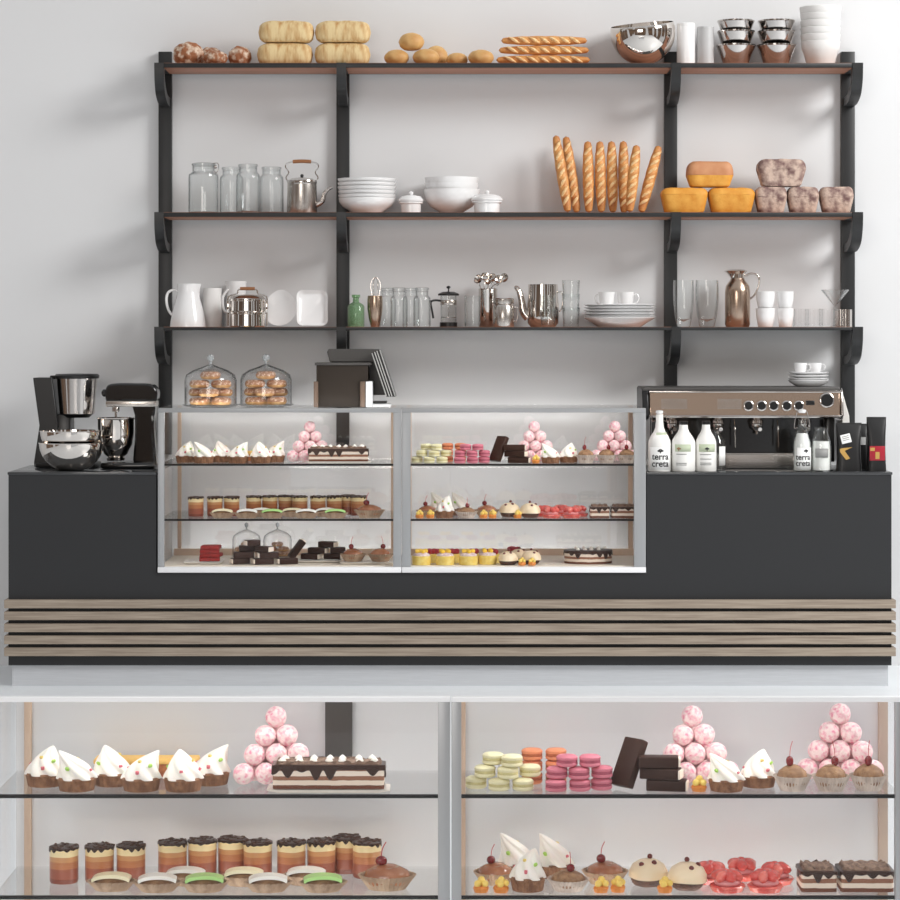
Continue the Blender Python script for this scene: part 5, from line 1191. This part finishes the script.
def wrap(t, k, r, z0, z1, a0, a1, m, name='label', off=.0006):
    R = r*k + off; b = MB(); n = 14; A = []; B = []
    for i in range(n+1):
        a = math.radians(a0 + (a1-a0)*i/n); x, y = R*math.sin(a), -R*math.cos(a); A.append(b.v((x, y, z0*k))); B.append(b.v((x, y, z1*k)))
    for i in range(n): b.f([A[i], A[i+1], B[i+1], B[i]])
    o = b.build(name, W[m], t); sd = o.modifiers.new('thick', 'SOLIDIFY'); sd.thickness = .0003; return o
def swing(t, k, r, z0, z1):
    b = MB(); b.lathe([(0, z1*k-.016), (r*k*.85, z1*k-.016), (r*k*1.05, z1*k-.010), (r*k*1.05, z1*k-.003), (r*k*.6, z1*k), (0, z1*k)], 28); b.build('stopper', W['porc'], t)
    b = MB(); b.tube([(-r*k*1.2, 0, z1*k-.006), (-r*k*1.9, 0, z0*k+.03), (-r*k*2.0, 0, z0*k), (-r*k*1.2, 0, z0*k+.004)], .0016, 6); b.tube([(r*k*1.2, 0, z1*k-.006), (r*k*1.9, 0, z0*k+.03), (r*k*2.0, 0, z0*k), (r*k*1.2, 0, z0*k+.004)], .0016, 6)
    b.build('wire_clasp', W['steel'], t)
def tree(t, k, r, z, s=1.0, m='ink', ox=0):
    R = r*k + .0009
    for cx, cz, rx, rz in ((-1.6, .8, 1.5, 1.0), (0, 1.5, 1.8, 1.3), (1.7, .8, 1.5, 1.0), (0, .2, 1.4, .8)):
        b = MB(); a0 = (cx*s+ox)*k/R; n = 16; vs = []
        for i in range(n):
            q_ = 2*PI*i/n; a = a0 + rx*s*k*math.cos(q_)/R; vs.append((R*math.sin(a), -R*math.cos(a), z*k + (cz+rz*math.sin(q_))*s*k))
        v1 = [b.v(v) for v in vs]; v2 = [b.v((v[0]*1.003, v[1]*1.003, v[2])) for v in vs]; b.f(v2); b.f(v1[::-1])
        for i in range(n): b.f([v1[i], v1[(i+1) % n], v2[(i+1) % n], v2[i]])
        b.build('tree_mark', W[m], t)
    b = MB(); a = ox*k/R; b.M = T(R*math.sin(a), -R*math.cos(a), 0); b.box(-.5*k*s, .5*k*s, -.0004, .0004, (z-1.6)*k, z*k); b.build('tree_mark', W[m], t)
P1 = [(0, 0), (10.6, 0), (11.3, 1), (11.3, 27), (10.9, 30.5), (9, 35), (6, 39.5), (4.4, 43.5), (3.7, 50), (3.6, 57)]
t, k = bottle(659.5, .055, P1, 'tall white swing top bottle lettered terra creta, beside the case', grp='lettered swing top bottles'); swing(t, k, 3.6, 50, 61)
wrap(t, k, 11.3, 2, 24.5, -62, 62, 'paper'); tree(t, k, 11.3, 20.0, 1.0)
text('lettering', 'terra\ncreta', .039, W['ink'], t, (0, 0, 12.2*k), bold=.0007, curve_r=11.3*k+.0012)
wrap(t, k, 5.2, 30, 39, -30, 60, 'lgreen', 'neck_label', .012)
P2 = [(0, 0), (11.2, 0), (11.9, 1), (11.9, 27.5), (11.2, 31), (9, 35), (6, 39), (4.5, 42.5), (4.2, 47.5)]
t, k = bottle(683.5, .06, P2, 'white bottle with green label band, fully visible and black capped', cap=(4.4, 46.5, 50, 'blackp')); wrap(t, k, 11.9, 20, 27.2, -50, 32, 'lgreen', 'green_label'); tree(t, k, 11.9, 22.3, .75, 'pastry', -6)
for zz in (17, 8, 6.4): wrap(t, k, 11.9, zz, zz+.8, -42, 10, 'inkg', 'small_print')
P3 = [(0, 0), (9.9, 0), (10.4, 1), (10.4, 27.5), (9.8, 31), (8, 35), (5.4, 39), (4.2, 42.5), (4.0, 47.5)]
t, k = bottle(706.0, .075, P3, 'white bottle with green label, second of the green banded pair', cap=(4.2, 46.5, 50, 'blackp')); wrap(t, k, 10.4, 19.5, 27.2, -48, 50, 'lgreen', 'green_label'); tree(t, k, 10.4, 22, .75, 'ink')
for zz in (16.5, 12, 8, 6.4): wrap(t, k, 10.4, zz, zz+.8, -40, 25, 'inkg', 'small_print')
P4 = [(0, 0), (8.6, 0), (9.4, 1), (9.4, 24), (8, 30), (5.2, 34), (4.8, 39)]
t, k = bottle(716.5, .145, P4, 'clear glass bottle half hidden behind the green labelled one', 'glass'); wrap(t, k, 9.4, 5, 24, 10, 60, 'paper')
b = MB(); b.lathe([(0, 39*k), (5*k, 39*k), (5*k, 41*k), (0, 42*k)], 28); b.build('stopper', W['glass'], t)
P5 = [(0, 0), (8.4, 0), (9.2, 1), (9.2, 24), (8.6, 30), (6, 38), (4.2, 46), (3.8, 52)]
t, k = bottle(802.0, .055, P5, 'clear swing top bottle lettered terra creta, right of the machine', 'glass', fill=38, grp='lettered swing top bottles'); swing(t, k, 3.8, 43, 62)
wrap(t, k, 9.2, 2, 24, -45, 65, 'paper'); tree(t, k, 9.2, 20, .8, 'ink', 3); text('lettering', 'terra\ncreta', .034, W['ink'], t, (0, 0, 12*k), bold=.0006, curve_r=9.2*k+.0012)
P6 = [(0, 0), (9.0, 0), (9.9, 1), (9.9, 22), (9.2, 30), (6.8, 38), (6.0, 41), (6.6, 42), (6.6, 44)]
t, k = bottle(821.2, .06, P6, 'wide milk bottle without stopper beside the coffee bags', 'glass', fill=36); wrap(t, k, 9.9, 14, 23, -45, 35, 'inkg')
def bag(px0, px1, py, d, lab):
    k = ss(d); cx = (px0+px1)/2; wd = (px1-px0)*k; H = (469.5-py)*k; t = thing('coffee_bag', lab, 'coffee bag', (sx(cx, d), d, CT), 0, 'black coffee bags')
    b = MB(); n = 14; rings = []
    for i in range(n+1):
        u = i/n; dp = .034*(1-u**2.2)+.0018; wv = wd/2*(1 - .10*math.sin(PI*min(1, u*1.15))); per = []
        for a in range(24):
            q_ = 2*PI*a/24; c_, s_ = math.cos(q_), math.sin(q_)
            per.append(b.v((wv*math.copysign(abs(c_)**.45, c_), dp*math.copysign(abs(s_)**.6, s_), H*u)))
        rings.append(per)
    for A, B in zip(rings, rings[1:]):
        for j in range(24): b.f([A[j], A[(j+1) % 24], B[(j+1) % 24], B[j]])
    b.f(rings[0][::-1]); b.f(rings[-1]); b.build('bag_body', W['foil'], t, sharp=60)
    b = MB(); b.box(-wd/2, wd/2, -.003, .003, H-.012, H+.002, .001); b.build('top_seal', W['foil'], t)
    return t, k, wd, H
t, k, wd, H = bag(836, 861.5, 422, .10, 'black coffee bag with a white tag and gold chevron'); 
b = MB(); b.M = T(-.018, -.0345, H*.68) @ RX(-6) @ RY(-14); b.box(-.022, .022, -.0006, .0015, -.020, .020, .001); tg_ = b.build('paper_tag', W['paper'], t)
for zz in (.009, .001, -.007): b = MB(); b.M = T(-.018, -.0345, H*.68) @ RX(-6) @ RY(-14); b.box(-.015, .015, -.0012, -.0006, zz, zz+.003); b.build('small_print', W['inkg'], tg_)
b = MB(); b.M = T(-.012, -.0385, H*.36) @ RX(-2); b.prism([(-.034, .022), (-.020, .026), (.022, .030), (-.012, .014), (.012, -.020), (-.006, -.026), (-.032, .008)], -.0005, .001, 'y'); b.build('gold_chevron', W['gold'], t)
t, k, wd, H = bag(853, 868, 424, .19, 'black coffee bag mostly hidden between the two others')
b = MB(); b.box(-.018, .018, -.032, -.030, H*.55, H*.72); b.build('paper_tag', W['paper'], t)
t, k, wd, H = bag(866.5, 886, 416, .085, 'tallest black coffee bag with a red label at the right end')
b = MB(); b.box(-wd*.41, wd*.38, -.0370, -.0335, H*.20, H*.47, .001); l_ = b.build('red_label', W['red'], t)
b = MB(); b.box(-.010, .008, -.0376, -.0368, H*.23, H*.36); b.build('gold_emblem', W['gold'], l_)
b = MB(); b.box(-wd*.38, -wd*.15, -.0376, -.0368, H*.38, H*.44); b.build('gold_emblem', W['gold'], l_)
# ------------------------------------------------------------------ light, world, camera
w = bpy.data.worlds.new('room_light'); SC.world = w; w.use_nodes = True; nt = w.node_tree; nt.nodes.clear()
out = nt.nodes.new('ShaderNodeOutputWorld'); bg = nt.nodes.new('ShaderNodeBackground'); nt.links.new(bg.outputs[0], out.inputs[0])
tc = nt.nodes.new('ShaderNodeTexCoord'); sp = nt.nodes.new('ShaderNodeSeparateXYZ'); nt.links.new(tc.outputs['Generated'], sp.inputs[0])
r = nt.nodes.new('ShaderNodeValToRGB'); e = r.color_ramp.elements
e[0].position = 0; e[0].color = (.30, .27, .25, 1); e[1].position = 1; e[1].color = (.95, .97, 1.0, 1)
for p, c in ((.40, (.22, .15, .11)), (.47, (.30, .20, .14)), (.53, (.16, .115, .09)), (.60, (.34, .25, .19)), (.70, (.42, .34, .28)), (.78, (.85, .87, .9))):
    x = e.new(p); x.color = (*c, 1)
mz = nt.nodes.new('ShaderNodeMath'); mz.operation = 'MULTIPLY_ADD'; mz.inputs[1].default_value = .5; mz.inputs[2].default_value = .5
nt.links.new(sp.outputs['Z'], mz.inputs[0]); nt.links.new(mz.outputs[0], r.inputs[0])
# bright vertical noise bands added round the horizon for the metals to reflect
wv = nt.nodes.new('ShaderNodeTexNoise'); wv.inputs['Scale'].default_value = 3.2; wv.inputs['Detail'].default_value = 1
mp = nt.nodes.new('ShaderNodeMapping'); mp.inputs['Scale'].default_value = (1.4, 1.4, .22); nt.links.new(tc.outputs['Generated'], mp.inputs[0]); nt.links.new(mp.outputs[0], wv.inputs['Vector'])
r2 = nt.nodes.new('ShaderNodeValToRGB'); r2.color_ramp.elements[0].position = .54; r2.color_ramp.elements[1].position = .58
r2.color_ramp.elements[0].color = (0, 0, 0, 1); r2.color_ramp.elements[1].color = (1, 1, 1, 1); nt.links.new(wv.outputs['Fac'], r2.inputs[0])
mx = nt.nodes.new('ShaderNodeMix'); mx.data_type = 'RGBA'; nt.links.new(r2.outputs[0], mx.inputs[0]); nt.links.new(r.outputs[0], mx.inputs[6]); mx.inputs[7].default_value = (.95, .97, 1, 1)
nt.links.new(mx.outputs[2], bg.inputs[0]); bg.inputs[1].default_value = WORLD

def area(name, loc, target, size, energy, color=(1, 1, 1)):
    l = bpy.data.lights.new(name, 'AREA'); l.shape = 'RECTANGLE'; l.size, l.size_y = size; l.energy = energy; l.color = color
    o = bpy.data.objects.new(name, l); COL.objects.link(o); o.location = loc
    o.rotation_euler = (Vector(target) - Vector(loc)).to_track_quat('-Z', 'Y').to_euler(); return o
area('window_light', (6.4, -3.9, 5.6), (0, .3, 1.6), (2.8, 2.8), KEY, (1, .995, .985))
area('front_window', (-2.0, -11.5, 3.0), (0, 0, 1.3), (3.4, 2.4), FILL, (1, .95, .90))  # warm fill added behind the camera to lift the shaded bays
cam = bpy.data.cameras.new('camera'); co = bpy.data.objects.new('camera', cam); COL.objects.link(co)
co.location = (0, -11, 1.547); co.rotation_euler = (PI/2, 0, 0)
cam.sensor_width = 36; cam.lens = 100; cam.shift_y = -(450-335)/900; cam.clip_start = .1; cam.clip_end = 60
SC.camera = co
SC.view_settings.view_transform = 'Standard'; SC.view_settings.look = 'None'; SC.view_settings.gamma = 1; SC.view_settings.exposure = EXPO
SC.view_settings.use_curve_mapping = False
SC.cycles.transparent_max_bounces = 64; SC.cycles.max_bounces = 10; SC.cycles.glossy_bounces = 6
